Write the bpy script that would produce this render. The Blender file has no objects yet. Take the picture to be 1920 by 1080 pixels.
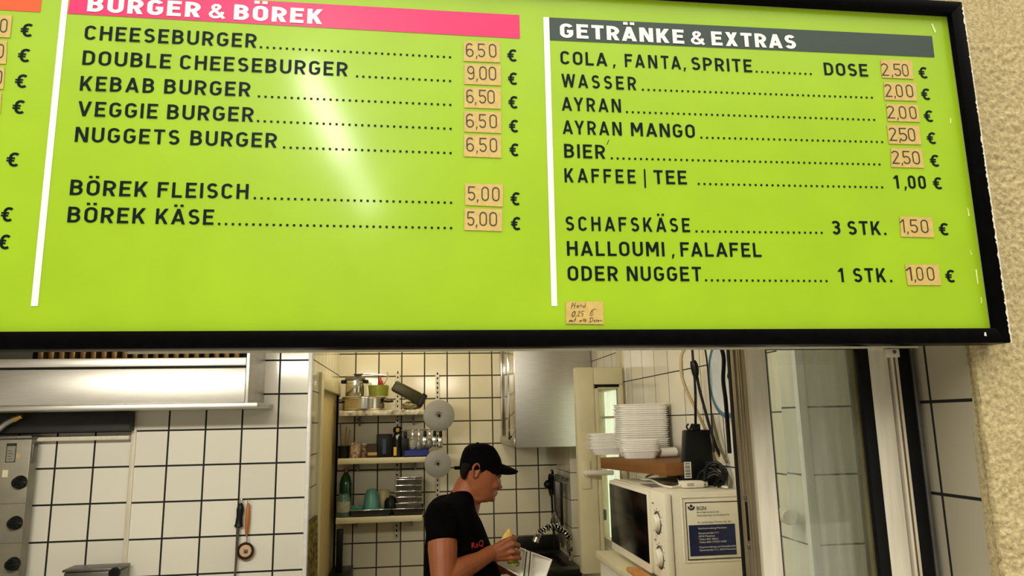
import bpy, bmesh, math, random
import numpy as np
from mathutils import Vector, Matrix, noise
random.seed(7)
SC = bpy.context.scene
COL = SC.collection
PI = math.pi

# ------------------------------------------------------------------ camera
FPX = 1364.0
CAMZ = 1.70
YAW, PIT, ROL = math.radians(7.57), math.radians(10.44), math.radians(-1.15)
def cam_axes():
    cy, sy, cp, sp = math.cos(YAW), math.sin(YAW), math.cos(PIT), math.sin(PIT)
    cr, sr = math.cos(ROL), math.sin(ROL)
    w = Vector((sy*cp, cy*cp, sp)); r0 = Vector((cy, -sy, 0)); u0 = r0.cross(w)
    return r0*cr + u0*sr, u0*cr - r0*sr, w
AR, AU, AW = cam_axes()
CAM = Vector((0, 0, CAMZ))
cd = bpy.data.cameras.new('camera'); cam = bpy.data.objects.new('camera', cd); COL.objects.link(cam)
cd.sensor_width = 36.0; cd.lens = FPX/1920*36.0; cd.clip_start = 0.05; cd.clip_end = 200
cam.matrix_world = Matrix(((AR.x, AU.x, -AW.x, 0), (AR.y, AU.y, -AW.y, 0), (AR.z, AU.z, -AW.z, CAMZ), (0, 0, 0, 1)))
SC.camera = cam

def ray(x, y): return AR*((x-960)/FPX) + AU*((540-y)/FPX) + AW
def at(x, y, Y):
    d = ray(x, y); return CAM + d*(Y/d.y)
def atx(x, y, X):
    d = ray(x, y); return CAM + d*(X/d.x)
def atz(x, y, Z):
    d = ray(x, y); return CAM + d*((Z-CAMZ)/d.z)

# ------------------------------------------------------------------ world, lights, exposure
vs = SC.view_settings
SC.display_settings.display_device = 'sRGB'
vs.view_transform = 'Standard'; vs.look = 'None'; vs.gamma = 1.0; vs.use_curve_mapping = False
vs.exposure = 0.0
wd = bpy.data.worlds.new('overcast_sky'); SC.world = wd; wd.use_nodes = True
nt = wd.node_tree; nt.nodes.clear()
wo = nt.nodes.new('ShaderNodeOutputWorld'); wb = nt.nodes.new('ShaderNodeBackground')
tc = nt.nodes.new('ShaderNodeTexCoord'); sx = nt.nodes.new('ShaderNodeSeparateXYZ'); rp = nt.nodes.new('ShaderNodeValToRGB')
nt.links.new(tc.outputs['Generated'], sx.inputs[0]); nt.links.new(sx.outputs['Z'], rp.inputs['Fac'])
e_ = rp.color_ramp.elements
e_[0].position = 0.0; e_[0].color = (0.06, 0.055, 0.045, 1)
e_[1].position = 1.0; e_[1].color = (1.0, 0.96, 0.86, 1)
for ps, c_ in ((0.36, (0.10, 0.095, 0.08, 1)), (0.58, (0.85, 0.82, 0.74, 1))):
    q_ = e_.new(ps); q_.color = c_
nt.links.new(rp.outputs['Color'], wb.inputs['Color']); nt.links.new(wb.outputs[0], wo.inputs[0])
wb.inputs['Strength'].default_value = 4.0

def area(name, loc, target, sx_, sy_, power, col=(1, 1, 1), spread=None):
    l = bpy.data.lights.new(name, 'AREA'); l.shape = 'RECTANGLE'; l.size = sx_; l.size_y = sy_; l.energy = power; l.color = col
    if spread: l.spread = spread
    o = bpy.data.objects.new(name, l); COL.objects.link(o); o.location = loc
    d = Vector(target)-Vector(loc); o.rotation_euler = d.to_track_quat('-Z', 'Y').to_euler(); return o
# two added fill lights at the lintel, then the back ceiling lamp
area('lintel_fill_left', (-1.0, 1.58, 2.12), (-1.0, 3.0, 1.1), 1.2, 0.10, 25, (1.0, 0.94, 0.80))
area('lintel_fill_right', (0.30, 1.49, 2.12), (0.6, 2.4, 1.2), 0.6, 0.07, 6.0, (1.0, 0.94, 0.80))
area('ceiling_lamp_back', (-0.10, 4.15, 2.52), (-0.10, 4.2, 0), 0.5, 0.2, 7, (1.0, 0.86, 0.56))
# added unseen light strips whose mirror image makes the streak on the menu board
def mirror_spot(px, py, t):
    d = ray(px, py); q = CAM+d*(1.05/d.y); return q+Vector((d.x, -d.y, d.z)).normalized()*t
def strip(name, a, b, w, power, col):
    d = b-a; l = bpy.data.lights.new(name, 'AREA'); l.shape = 'RECTANGLE'; l.size = d.length; l.size_y = w; l.energy = power; l.color = col
    o = bpy.data.objects.new(name, l); COL.objects.link(o); X = d.normalized()
    Zd = -(Vector((0, 1.05, 2.1))-(a+b)/2).normalized(); Zd = (Zd-X*Zd.dot(X)).normalized(); Yd = Zd.cross(X)
    M = Matrix((X, Yd, Zd)).transposed().to_4x4(); M.translation = (a+b)/2; o.matrix_world = M; return o
strip('streak_light', mirror_spot(572, 128, 1.9), mirror_spot(650, 300, 1.9), .080, 7.0, (1.0, .97, .86))
strip('streak_light', mirror_spot(652, 304, 1.9), mirror_spot(700, 400, 1.9), .080, 1.8, (1.0, .97, .86))

# ------------------------------------------------------------------ materials
MATS = {}
def mat(name, col, rough=0.5, metal=0.0, var=0.06, nscale=30.0, bump=0.0, bscale=None, stretch=None, col2=None, spec=0.5, coat=0.0, detail=3.0, trans=0.0, emit=None, emit_s=0.0):
    if name in MATS: return MATS[name]
    m = bpy.data.materials.new(name); m.use_nodes = True
    n = m.node_tree.nodes; l = m.node_tree.links
    b = n['Principled BSDF']
    b.inputs['Roughness'].default_value = rough; b.inputs['Metallic'].default_value = metal
    b.inputs['Specular IOR Level'].default_value = spec
    if coat: b.inputs['Coat Weight'].default_value = coat; b.inputs['Coat Roughness'].default_value = 0.13
    if trans: b.inputs['Transmission Weight'].default_value = trans
    if emit: b.inputs['Emission Color'].default_value = (*emit, 1); b.inputs['Emission Strength'].default_value = emit_s
    t = n.new('ShaderNodeTexCoord'); mp = n.new('ShaderNodeMapping')
    l.new(t.outputs['Object'], mp.inputs['Vector'])
    if stretch: mp.inputs['Scale'].default_value = stretch
    nz = n.new('ShaderNodeTexNoise'); nz.inputs['Scale'].default_value = nscale; nz.inputs['Detail'].default_value = detail
    l.new(mp.outputs[0], nz.inputs['Vector'])
    r = n.new('ShaderNodeValToRGB'); r.color_ramp.elements[0].position = 0.3; r.color_ramp.elements[1].position = 0.7
    if col2 is None:
        a = tuple(max(0, c*(1-var)) for c in col); c2 = tuple(min(1, c*(1+var)) for c in col)
    else: a, c2 = col, col2
    r.color_ramp.elements[0].color = (*a, 1); r.color_ramp.elements[1].color = (*c2, 1)
    l.new(nz.outputs['Fac'], r.inputs['Fac']); l.new(r.outputs['Color'], b.inputs['Base Color'])
    if bump:
        n2 = n.new('ShaderNodeTexNoise'); n2.inputs['Scale'].default_value = bscale or nscale; n2.inputs['Detail'].default_value = 4
        l.new(mp.outputs[0], n2.inputs['Vector'])
        bp = n.new('ShaderNodeBump'); bp.inputs['Strength'].default_value = bump; bp.inputs['Distance'].default_value = 0.002
        l.new(n2.outputs['Fac'], bp.inputs['Height']); l.new(bp.outputs[0], b.inputs['Normal'])
    MATS[name] = m; return m

def tile_mat(name, axes, size, org, col, grout, mortar=0.0025, rough=0.12, var=0.05, size2=None):
    m = bpy.data.materials.new(name); m.use_nodes = True
    n = m.node_tree.nodes; l = m.node_tree.links; b = n['Principled BSDF']
    t = n.new('ShaderNodeTexCoord'); s = n.new('ShaderNodeSeparateXYZ'); c = n.new('ShaderNodeCombineXYZ')
    l.new(t.outputs['Object'], s.inputs[0])
    for k, ax in enumerate(axes):
        ad = n.new('ShaderNodeMath'); ad.operation = 'SUBTRACT'; ad.inputs[1].default_value = org[k]-40*(size, size2 or size)[k]
        l.new(s.outputs[ax], ad.inputs[0]); l.new(ad.outputs[0], c.inputs[k])
    br = n.new('ShaderNodeTexBrick'); br.offset = 0.0; br.squash = 1.0
    br.inputs['Scale'].default_value = 1.0; br.inputs['Brick Width'].default_value = size; br.inputs['Row Height'].default_value = size2 or size
    br.inputs['Mortar Size'].default_value = mortar; br.inputs['Mortar Smooth'].default_value = 0.15; br.inputs['Bias'].default_value = 0.0
    br.inputs['Color1'].default_value = (*[x*(1-var) for x in col], 1); br.inputs['Color2'].default_value = (*[min(1, x*(1+var)) for x in col], 1)
    br.inputs['Mortar'].default_value = (*grout, 1)
    l.new(c.outputs[0], br.inputs['Vector']); l.new(br.outputs['Color'], b.inputs['Base Color'])
    mr = n.new('ShaderNodeMapRange'); l.new(br.outputs['Fac'], mr.inputs[0]); mr.inputs[3].default_value = rough; mr.inputs[4].default_value = 0.85
    l.new(mr.outputs[0], b.inputs['Roughness'])
    inv = n.new('ShaderNodeMath'); inv.operation = 'SUBTRACT'; inv.inputs[0].default_value = 1.0; l.new(br.outputs['Fac'], inv.inputs[1])
    nz = n.new('ShaderNodeTexNoise'); nz.inputs['Scale'].default_value = 9.0; nz.inputs['Detail'].default_value = 1.0
    l.new(t.outputs['Object'], nz.inputs['Vector'])
    ml = n.new('ShaderNodeMath'); ml.operation = 'MULTIPLY_ADD'; ml.inputs[1].default_value = 0.25; l.new(nz.outputs['Fac'], ml.inputs[0]); l.new(inv.outputs[0], ml.inputs[2])
    bp = n.new('ShaderNodeBump'); bp.inputs['Strength'].default_value = 0.35; bp.inputs['Distance'].default_value = 0.002
    l.new(ml.outputs[0], bp.inputs['Height']); l.new(bp.outputs[0], b.inputs['Normal'])
    return m

def lin(r, g, b):
    f = lambda c: (c/255/12.92) if c/255 <= 0.04045 else ((c/255+0.055)/1.055)**2.4
    return (f(r), f(g), f(b))

# ------------------------------------------------------------------ mesh builder
class MB:
    def __init__(s): s.bm = bmesh.new()
    def _add(s, b2, M=None):
        if M is not None: b2.transform(M)
        me = bpy.data.meshes.new('t'); b2.to_mesh(me); b2.free(); s.bm.from_mesh(me); bpy.data.meshes.remove(me); return s
    def box(s, x0, x1, y0, y1, z0, z1, bev=0.0, M=None, seg=2):
        b = bmesh.new(); bmesh.ops.create_cube(b, size=1.0)
        for v in b.verts:
            v.co = Vector(((x0+x1)/2+v.co.x*(x1-x0), (y0+y1)/2+v.co.y*(y1-y0), (z0+z1)/2+v.co.z*(z1-z0)))
        if bev: bmesh.ops.bevel(b, geom=list(b.edges), offset=bev, segments=seg, profile=0.5, affect='EDGES')
        return s._add(b, M)
    def hexa(s, p, bev=0.0):
        """p: 8 points, bottom loop 0-3 then top loop 4-7"""
        b = bmesh.new(); v = [b.verts.new(q) for q in p]
        for f in ((3, 2, 1, 0), (4, 5, 6, 7), (0, 1, 5, 4), (1, 2, 6, 5), (2, 3, 7, 6), (3, 0, 4, 7)): b.faces.new([v[i] for i in f])
        bmesh.ops.recalc_face_normals(b, faces=b.faces)
        if bev: bmesh.ops.bevel(b, geom=list(b.edges), offset=bev, segments=2, profile=0.5, affect='EDGES')
        return s._add(b)
    def prism(s, pts, d, bev=0.0):
        """polygon extruded along vector d"""
        b = bmesh.new(); d = Vector(d); a = [b.verts.new(Vector(p)) for p in pts]; c = [b.verts.new(Vector(p)+d) for p in pts]
        n = len(pts); b.faces.new(a[::-1]); b.faces.new(c)
        for i in range(n): b.faces.new((a[i], a[(i+1) % n], c[(i+1) % n], c[i]))
        bmesh.ops.recalc_face_normals(b, faces=b.faces)
        if bev: bmesh.ops.bevel(b, geom=list(b.edges), offset=bev, segments=2, profile=0.5, affect='EDGES')
        return s._add(b)
    def poly(s, pts):
        vs_ = [s.bm.verts.new(Vector(p)) for p in pts]; s.bm.faces.new(vs_); return s
    def cyl(s, a, b_, r0, r1=None, n=24, caps=True):
        a = Vector(a); b_ = Vector(b_); r1 = r0 if r1 is None else r1
        d = b_-a; q = d.to_track_quat('Z', 'Y').to_matrix()
        b = bmesh.new(); A = []; B = []
        for i in range(n):
            t = 2*PI*i/n; e = q @ Vector((math.cos(t), math.sin(t), 0))
            A.append(b.verts.new(a+e*r0)); B.append(b.verts.new(b_+e*r1))
        for i in range(n): b.faces.new((A[i], A[(i+1) % n], B[(i+1) % n], B[i]))
        if caps: b.faces.new(A[::-1]); b.faces.new(B)
        return s._add(b)
    def lathe(s, prof, loc=(0, 0, 0), axis=(0, 0, 1), n=32):
        """prof: (radius, height) list; radius 0 closes"""
        q = Vector(axis).to_track_quat('Z', 'Y').to_matrix(); loc = Vector(loc)
        b = bmesh.new(); rings = []
        for r, h in prof:
            if r <= 1e-6: rings.append([b.verts.new(loc+q @ Vector((0, 0, h)))])
            else: rings.append([b.verts.new(loc+q @ Vector((r*math.cos(2*PI*i/n), r*math.sin(2*PI*i/n), h))) for i in range(n)])
        for A, B in zip(rings, rings[1:]):
            if len(A) == 1 and len(B) == 1: continue
            for i in range(n):
                j = (i+1) % n
                if len(A) == 1: b.faces.new((A[0], B[j], B[i]))
                elif len(B) == 1: b.faces.new((A[i], A[j], B[0]))
                else: b.faces.new((A[i], A[j], B[j], B[i]))
        bmesh.ops.recalc_face_normals(b, faces=b.faces)
        return s._add(b)
    def tube(s, pts, r, n=10, sub=6, caps=True, closed=False):
        P = [Vector(p) for p in pts]
        if sub > 1 and len(P) > 2:
            Q = []
            for i in range(len(P)-1):
                p0 = P[max(i-1, 0)]; p1 = P[i]; p2 = P[i+1]; p3 = P[min(i+2, len(P)-1)]
                for k in range(sub):
                    t = k/sub
                    Q.append(0.5*((2*p1)+(p2-p0)*t+(2*p0-5*p1+4*p2-p3)*t*t+(3*p1-p0-3*p2+p3)*t**3))
            Q.append(P[-1]); P = Q
        R = r if callable(r) else (lambda t: r)
        b = bmesh.new(); rings = []; up = None
        for i, p in enumerate(P):
            d = (P[min(i+1, len(P)-1)]-P[max(i-1, 0)]).normalized()
            if up is None: up = d.orthogonal().normalized()
            up = (up-d*up.dot(d)).normalized(); sd = d.cross(up)
            rr = R(i/(len(P)-1)); rings.append([b.verts.new(p+(up*math.cos(2*PI*k/n)+sd*math.sin(2*PI*k/n))*rr) for k in range(n)])
        for A, B in zip(rings, rings[1:]):
            for k in range(n): b.faces.new((A[k], A[(k+1) % n], B[(k+1) % n], B[k]))
        if caps: b.faces.new(rings[0][::-1]); b.faces.new(rings[-1])
        return s._add(b)
    def ball(s, c, r, sc=(1, 1, 1), rot=None, seg=20):
        b = bmesh.new(); bmesh.ops.create_uvsphere(b, u_segments=seg, v_segments=max(8, seg*2//3), radius=r)
        M = Matrix.Diagonal((*sc, 1))
        if rot is not None: M = rot.to_4x4() @ M
        return s._add(b, Matrix.Translation(Vector(c)) @ M)
    def capsule(s, a, b_, r0, r1, n=16):
        s.ball(a, r0, seg=n); s.ball(b_, r1, seg=n); return s.cyl(a, b_, r0, r1, n=n)
    def rings(s, rings, caps=True):
        b = bmesh.new(); R = [[b.verts.new(Vector(p)) for p in q] for q in rings]; n = len(R[0])
        for A, B in zip(R, R[1:]):
            for k in range(n): b.faces.new((A[k], A[(k+1) % n], B[(k+1) % n], B[k]))
        if caps: b.faces.new(R[0][::-1]); b.faces.new(R[-1])
        bmesh.ops.recalc_face_normals(b, faces=b.faces)
        return s._add(b)
    def build(s, name, m, parent=None, local=False, smooth=35, label=None):
        me = bpy.data.meshes.new(name)
        if parent is not None and not local:
            o = parent; off = Vector((0, 0, 0))
            while o is not None: off += o.location; o = o.parent
            s.bm.transform(Matrix.Translation(-off))
        s.bm.to_mesh(me); s.bm.free(); me.materials.append(m)
        if smooth:
            me.shade_smooth(); me.set_sharp_from_angle(angle=math.radians(smooth))
        o = bpy.data.objects.new(name, me); COL.objects.link(o)
        if parent is not None: o.parent = parent
        if label: o['label'] = label
        return o

def tag(o, label, cat, group=None):
    o['label'] = label; o['category'] = cat
    if group: o['group'] = group
    return o
def thing(name, label, cat, loc=(0, 0, 0), group=None, rot=None):
    o = bpy.data.objects.new(name, None); COL.objects.link(o); o.location = loc; o.empty_display_size = 0.05
    if rot: o.rotation_euler = rot
    return tag(o, label, cat, group)
def struct(o): o['kind'] = 'structure'; return o
def dup(root, loc, rot=None, label=None):
    r = root.copy(); COL.objects.link(r); r.location = loc
    if rot: r.rotation_euler = rot
    if label: r['label'] = label
    for ch in list(root.children):
        c = ch.copy(); COL.objects.link(c); c.parent = r
        for g in ch.children:
            d = g.copy(); COL.objects.link(d); d.parent = c
    return r

def remesh(mb, voxel, smooth=4, fac=0.5):
    me = bpy.data.meshes.new('tmp'); mb.bm.to_mesh(me); mb.bm.free()
    o = bpy.data.objects.new('tmp', me); COL.objects.link(o)
    r = o.modifiers.new('r', 'REMESH'); r.mode = 'VOXEL'; r.voxel_size = voxel
    if smooth: q = o.modifiers.new('s', 'SMOOTH'); q.factor = fac; q.iterations = smooth
    dg = bpy.context.evaluated_depsgraph_get(); dg.update()
    m2 = bpy.data.meshes.new_from_object(o.evaluated_get(dg))
    bpy.data.objects.remove(o); bpy.data.meshes.remove(me)
    out = MB(); out.bm.from_mesh(m2); bpy.data.meshes.remove(m2); return out

# ------------------------------------------------------------------ stroke lettering (constant-width signage capitals)
def arc(cx, cy, rx, ry, a0, a1, n=10):
    return [(cx+rx*math.cos(math.radians(a0+(a1-a0)*i/n)), cy+ry*math.sin(math.radians(a0+(a1-a0)*i/n))) for i in range(n+1)]
def crom(P, sub=6):
    Q = []
    for i in range(len(P)-1):
        p0 = P[max(i-1, 0)]; p1 = P[i]; p2 = P[i+1]; p3 = P[min(i+2, len(P)-1)]
        for k in range(sub):
            t = k/sub
            Q.append(tuple(0.5*(2*p1[j]+(p2[j]-p0[j])*t+(2*p0[j]-5*p1[j]+4*p2[j]-p3[j])*t*t+(3*p1[j]-p0[j]-3*p2[j]+p3[j])*t**3) for j in (0, 1)))
    return Q+[P[-1]]
def glyph(ch, w):
    """-> (advance width, list of ('s', polyline, closed) or ('p', polygon))"""
    h = w/2; T = 1-h; B = h; o = []
    def S(p, closed=False, ww=None): o.append(('s', p, closed, ww or w))
    def leg(x0, y0, x1, y1):
        k = w*math.sqrt(1+((x1-x0)/(y1-y0))**2)/2
        o.append(('p', [(x0-k, y0), (x0+k, y0), (x1+k, y1), (x1-k, y1)]))
    if ch in 'ÄÖÜ':
        W, o2 = glyph({'Ä': 'A', 'Ö': 'O', 'Ü': 'U'}[ch], w); o = list(o2); d = w*0.52
        for s_ in (-1, 1):
            cx = W/2+s_*0.16; o.append(('p', [(cx-d, 1.13), (cx+d, 1.13), (cx+d, 1.13+2*d*0.9), (cx-d, 1.13+2*d*0.9)]))
        return W, o
    if ch == 'A': W = 0.73; leg(w*.55, 0, W/2, 1); leg(W-w*.55, 0, W/2, 1); S([(W*.2, .27), (W*.8, .27)])
    elif ch == 'B':
        W = 0.60; L = h; R = W-h; M = 0.53
        S([(L, B), (R-.22, B)]+arc(R-.22, (B+M)/2, .22, (M-B)/2, -90, 90)+[(L, M)])
        S([(L, M), (R-.24, M)]+arc(R-.24, (T+M)/2, .21, (T-M)/2, -90, 90)+[(L, T)]); S([(L, 0), (L, 1)])
    elif ch in 'CG':
        W = 0.60 if ch == 'C' else 0.62; L = h; R = W-h; c = W/2; r = (R-L)/2
        p = arc(c, T-r, r, r, 18 if ch == 'C' else 22, 180)+arc(c, B+r, r, r, 180, 342 if ch == 'C' else 360)
        if ch == 'G': p += [(R, .46), (c+.02, .46)]
        S(p)
    elif ch == 'D':
        W = 0.61; L = h; R = W-h; r = .27
        S([(L, B), (R-r, B)]+arc(R-r, B+r, r, r, -90, 0)+arc(R-r, T-r, r, r, 0, 90)+[(L, T)], True)
    elif ch in 'EF':
        W = 0.55; S([(h, 0), (h, 1)]); S([(0, T), (W, T)]); S([(0, .52), (W*.9, .52)])
        if ch == 'E': S([(0, B), (W, B)])
    elif ch == 'H': W = 0.63; S([(h, 0), (h, 1)]); S([(W-h, 0), (W-h, 1)]); S([(h, .52), (W-h, .52)])
    elif ch == 'I': W = w; S([(h, 0), (h, 1)])
    elif ch == 'K': W = 0.63; S([(h, 0), (h, 1)]); leg(h+.06, .33, W-w*.6, 1); leg(W-w*.6, 0, .27, .56)
    elif ch == 'L': W = 0.52; S([(h, 0), (h, 1)]); S([(0, B), (W, B)])
    elif ch == 'M': W = 0.76; S([(h, 0), (h, 1)]); S([(W-h, 0), (W-h, 1)]); leg(h+.02, 1, W/2, .3); leg(W-h-.02, 1, W/2, .3)
    elif ch == 'N': W = 0.66; S([(h, 0), (h, 1)]); S([(W-h, 0), (W-h, 1)]); leg(h+.03, 1, W-h-.03, 0)
    elif ch in 'O0':
        W = 0.62 if ch == 'O' else 0.54; L = h; R = W-h; r = (R-L)/2; c = W/2
        S(arc(c, T-r, r, r, 0, 180)+arc(c, B+r, r, r, 180, 360), True)
    elif ch in 'PR':
        W = 0.60; L = h; R = W-h; M = .44
        S([(L, M), (R-.26, M)]+arc(R-.26, (T+M)/2, .26, (T-M)/2, -90, 90)+[(L, T)]); S([(L, 0), (L, 1)])
        if ch == 'R': leg(W-w*.55, 0, .30, .47)
    elif ch == 'S':
        W = 0.58; L = h; R = W-h; c = W/2; M = .51; r = (R-L)/2; r1 = (T-M)/2; r2 = (M-B)/2
        S(arc(c, T-r1, r*.95, r1, 28, 270, 16)+arc(c, B+r2, r, r2, 90, -154, 16))
    elif ch == 'T': W = 0.58; S([(0, T), (W, T)]); S([(W/2, 0), (W/2, 1)])
    elif ch == 'U':
        W = 0.62; L = h; R = W-h; r = (R-L)/2; S([(L, 1)]+arc(W/2, B+r, r, r, 180, 360)+[(R, 1)])
    elif ch == 'V': W = 0.70; leg(w*.55, 1, W/2, 0); leg(W-w*.55, 1, W/2, 0)
    elif ch == 'W': W = 1.0; leg(w*.55, 1, W*.28, 0); leg(W*.5, 1, W*.28, 0); leg(W*.5, 1, W*.72, 0); leg(W-w*.55, 1, W*.72, 0)
    elif ch == 'X': W = 0.64; leg(w*.6, 0, W-w*.6, 1); leg(W-w*.6, 0, w*.6, 1)
    elif ch == 'Y': W = 0.68; leg(W/2, .4, w*.55, 1); leg(W/2, .4, W-w*.55, 1); S([(W/2, 0), (W/2, .45)])
    elif ch == 'Z': W = 0.56; S([(0, T), (W, T)]); S([(0, B), (W, B)]); leg(w*.6, 0, W-w*.6, 1)
    elif ch == '1': W = 0.36; S([(W-h, 0), (W-h, 1)]); leg(w*.5, .74, W-h, .99)
    elif ch == '2':
        W = 0.52; R = W-h; c = W/2; r = (R-h)/2
        S(arc(c, T-r, r, r, 165, -35, 14)+[(h*1.1, B), (W, B)])
    elif ch == '3':
        W = 0.54; R = W-h; c = W/2; M = .54
        S(arc(c, (T+M)/2, c-h, (T-M)/2, 155, -90, 14)); S(arc(c, (M+B)/2, c-h, (M-B)/2, 90, -155, 14)); S([(c-.08, M), (c+.02, M)])
    elif ch == '5':
        W = 0.53; L = h; R = W-h; c = W/2; r = .31-h
        S([(W-.02, T), (L+.03, T), (L+.01, .56)]+arc(c-.01, B+r, (R-L)/2, r, 125, -155, 16))
    elif ch in '69':
        W = 0.54; L = h; R = W-h; c = W/2; r = (R-L)/2; ry = .30-h
        pl = [arc(c, B+ry, r, ry, 0, 360, 24), arc(c, T-r, r, r, 35, 180)+[(L, B+ry)]]
        for p in pl: S([((x, y) if ch == '6' else (W-x, 1-y)) for x, y in p])
    elif ch == '4': W = .56; leg(.1, .3, .4, 1); S([(0, .24), (W, .24)]); S([(.42, 0), (.42, .5)])
    elif ch == '7': W = .52; S([(0, T), (W, T)]); leg(.15, 0, W-w*.6, 1)
    elif ch == '8':
        W = .54; c = W/2; S(arc(c, .29, c-h, .29-h, 0, 360, 24)); S(arc(c, .76, c-h-.02, .24-h, 0, 360, 24))
    elif ch == '.': W = w*1.05; o.append(('p', [(0, 0), (W, 0), (W, W), (0, W)]))
    elif ch == ',': W = w*1.1; o.append(('p', [(w*.05, -.14), (w*.55, -.14), (W, w), (w*.25, w)]))
    elif ch == '|': W = w*.6; o.append(('p', [(0, -.3), (W, -.3), (W, 1.06), (0, 1.06)]))
    elif ch == '&':
        W = 0.74; w = w*.78; h = w/2; T = 1-h; B = h; k = w*.5
        S(crom([(W-k*.4, .03), (.50, .28), (.22, .62), (.20, .80), (.34, T-.01)])); S(crom([(.34, T-.01), (.48, .80), (.44, .66), (.25, .51), (h+.01, .30), (.16, .10)])); S(crom([(.16, .10), (.33, B), (.50, .14), (.60, .30), (.63, .45)]))
    elif ch == '€':
        W = 0.62; L = .12+h; R = W-.02; c = (L+R)/2+.04; r = c-L
        S(arc(c, T-r*1.05, r, r*1.05, 42, 180)+arc(c, B+r*1.05, r, r*1.05, 180, 318))
        S([(0, .59), (.46, .59)], ww=w*.7); S([(0, .41), (.44, .41)], ww=w*.7)
    elif ch == ' ': W = 0.34
    else: W = 0.5
    return W, o
def ribbon(bm, P, w, closed, mp):
    n = len(P); L = []; R = []; q = []
    for p in P:
        if not q or (abs(p[0]-q[-1][0])+abs(p[1]-q[-1][1])) > 1e-5: q.append(p)
    P = q
    if closed and abs(P[0][0]-P[-1][0])+abs(P[0][1]-P[-1][1]) < 1e-5: P = P[:-1]
    n = len(P)
    for i in range(n):
        a = P[(i-1) % n] if (closed or i > 0) else P[i]; b = P[i]; c = P[(i+1) % n] if (closed or i < n-1) else P[i]
        d1 = Vector((b[0]-a[0], b[1]-a[1])); d2 = Vector((c[0]-b[0], c[1]-b[1]))
        if d1.length < 1e-9: d1 = d2
        if d2.length < 1e-9: d2 = d1
        d1.normalize(); d2.normalize(); n1 = Vector((-d1.y, d1.x)); n2 = Vector((-d2.y, d2.x))
        m = n1+n2
        if m.length < 1e-6: m = n1
        m.normalize(); k = (w/2)/max(0.45, m.dot(n1))
        L.append(bm.verts.new(mp(b[0]+m.x*k, b[1]+m.y*k))); R.append(bm.verts.new(mp(b[0]-m.x*k, b[1]-m.y*k)))
    for i in range(n if closed else n-1):
        j = (i+1) % n; bm.faces.new((L[i], R[i], R[j], L[j]))
KERN = {'AY': -.14, 'YR': -.03, 'WA': -.12, 'AS': -.04, 'LA': -.04, 'TA': -.12, 'FA': -.10, 'KA': -.04, 'KÄ': -.04, 'ÄS': -.04, 'AF': -.04, 'TR': -.02, 'RÄ': -.05, 'ÄN': -.03, 'RA': -.05, 'AN': -.03, 'LO': -.03, 'HA': -.02, 'AL': -.02}
def draw_text(mb, txt, P0, P1, cap, w, squeeze=True):
    """letters of height cap from P0 to P1 (both on the baseline)"""
    P0 = Vector(P0); P1 = Vector(P1); ex = (P1-P0); tot = ex.length/cap; ex.normalize(); ez = Vector((0, 0, 1)); ez = (ez-ex*ez.dot(ex)).normalized()
    gl = [glyph(c, w) for c in txt]; nat = sum(g[0] for g in gl)+sum(KERN.get(txt[i:i+2], 0) for i in range(len(txt)-1)); sp = (tot-nat)/max(1, len(txt)-1); kx = 1.0
    if len(txt) == 1: kx = tot/nat; sp = 0
    elif sp < .07 and squeeze: kx = (tot-.07*(len(txt)-1))/nat; sp = .07
    elif sp > .30: kx = (tot-.22*(len(txt)-1))/nat; sp = .22
    x = 0.0; i_ch = 0
    for W, parts in gl:
        for ip, p in enumerate(parts):
            mp = lambda a, b, x=x, ip=ip: P0+ex*((x+a*kx)*cap)+ez*(b*cap)+Vector((0, -.00015*ip, 0))
            if p[0] == 's': ribbon(mb.bm, p[1], p[3], p[2], mp)
            else: mb.bm.faces.new([mb.bm.verts.new(mp(*q)) for q in p[1]])
        x += W*kx+sp
        i_ch += 1
        if i_ch < len(txt): x += KERN.get(txt[i_ch-1]+txt[i_ch], 0)*kx
def font_text(mb, txt, P, ex, ez, size, width=None):
    c = bpy.data.curves.new('t', 'FONT'); c.body = txt; c.size = size; c.resolution_u = 2
    o = bpy.data.objects.new('t', c); COL.objects.link(o); dg = bpy.context.evaluated_depsgraph_get(); dg.update()
    me = bpy.data.meshes.new_from_object(o.evaluated_get(dg)); bpy.data.objects.remove(o)
    ex = Vector(ex).normalized(); ez = Vector(ez).normalized(); P = Vector(P)
    k = 1.0
    if width and len(me.vertices): k = width/max(v.co.x for v in me.vertices)
    for v in me.vertices: v.co = P+ex*(v.co.x*k)+ez*v.co.y
    mb.bm.from_mesh(me); bpy.data.meshes.remove(me)
# ------------------------------------------------------------------ key distances (metres from the photographer)
YS = 1.05           # face of the menu panel
YF = 1.037          # front of its black frame
YW = 1.085          # face of the rendered outer wall
YG = 1.24           # sliding window
YL = 3.42           # tiled wall on the left
YB = 4.70           # back wall
XR = 0.92           # right kitchen wall
YP = atx(1508, 860, XR).y     # tiled pillar behind the glass
XV = at(1840, 800, YW).x     # reveal of the serving hatch
CEIL = 2.56

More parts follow.
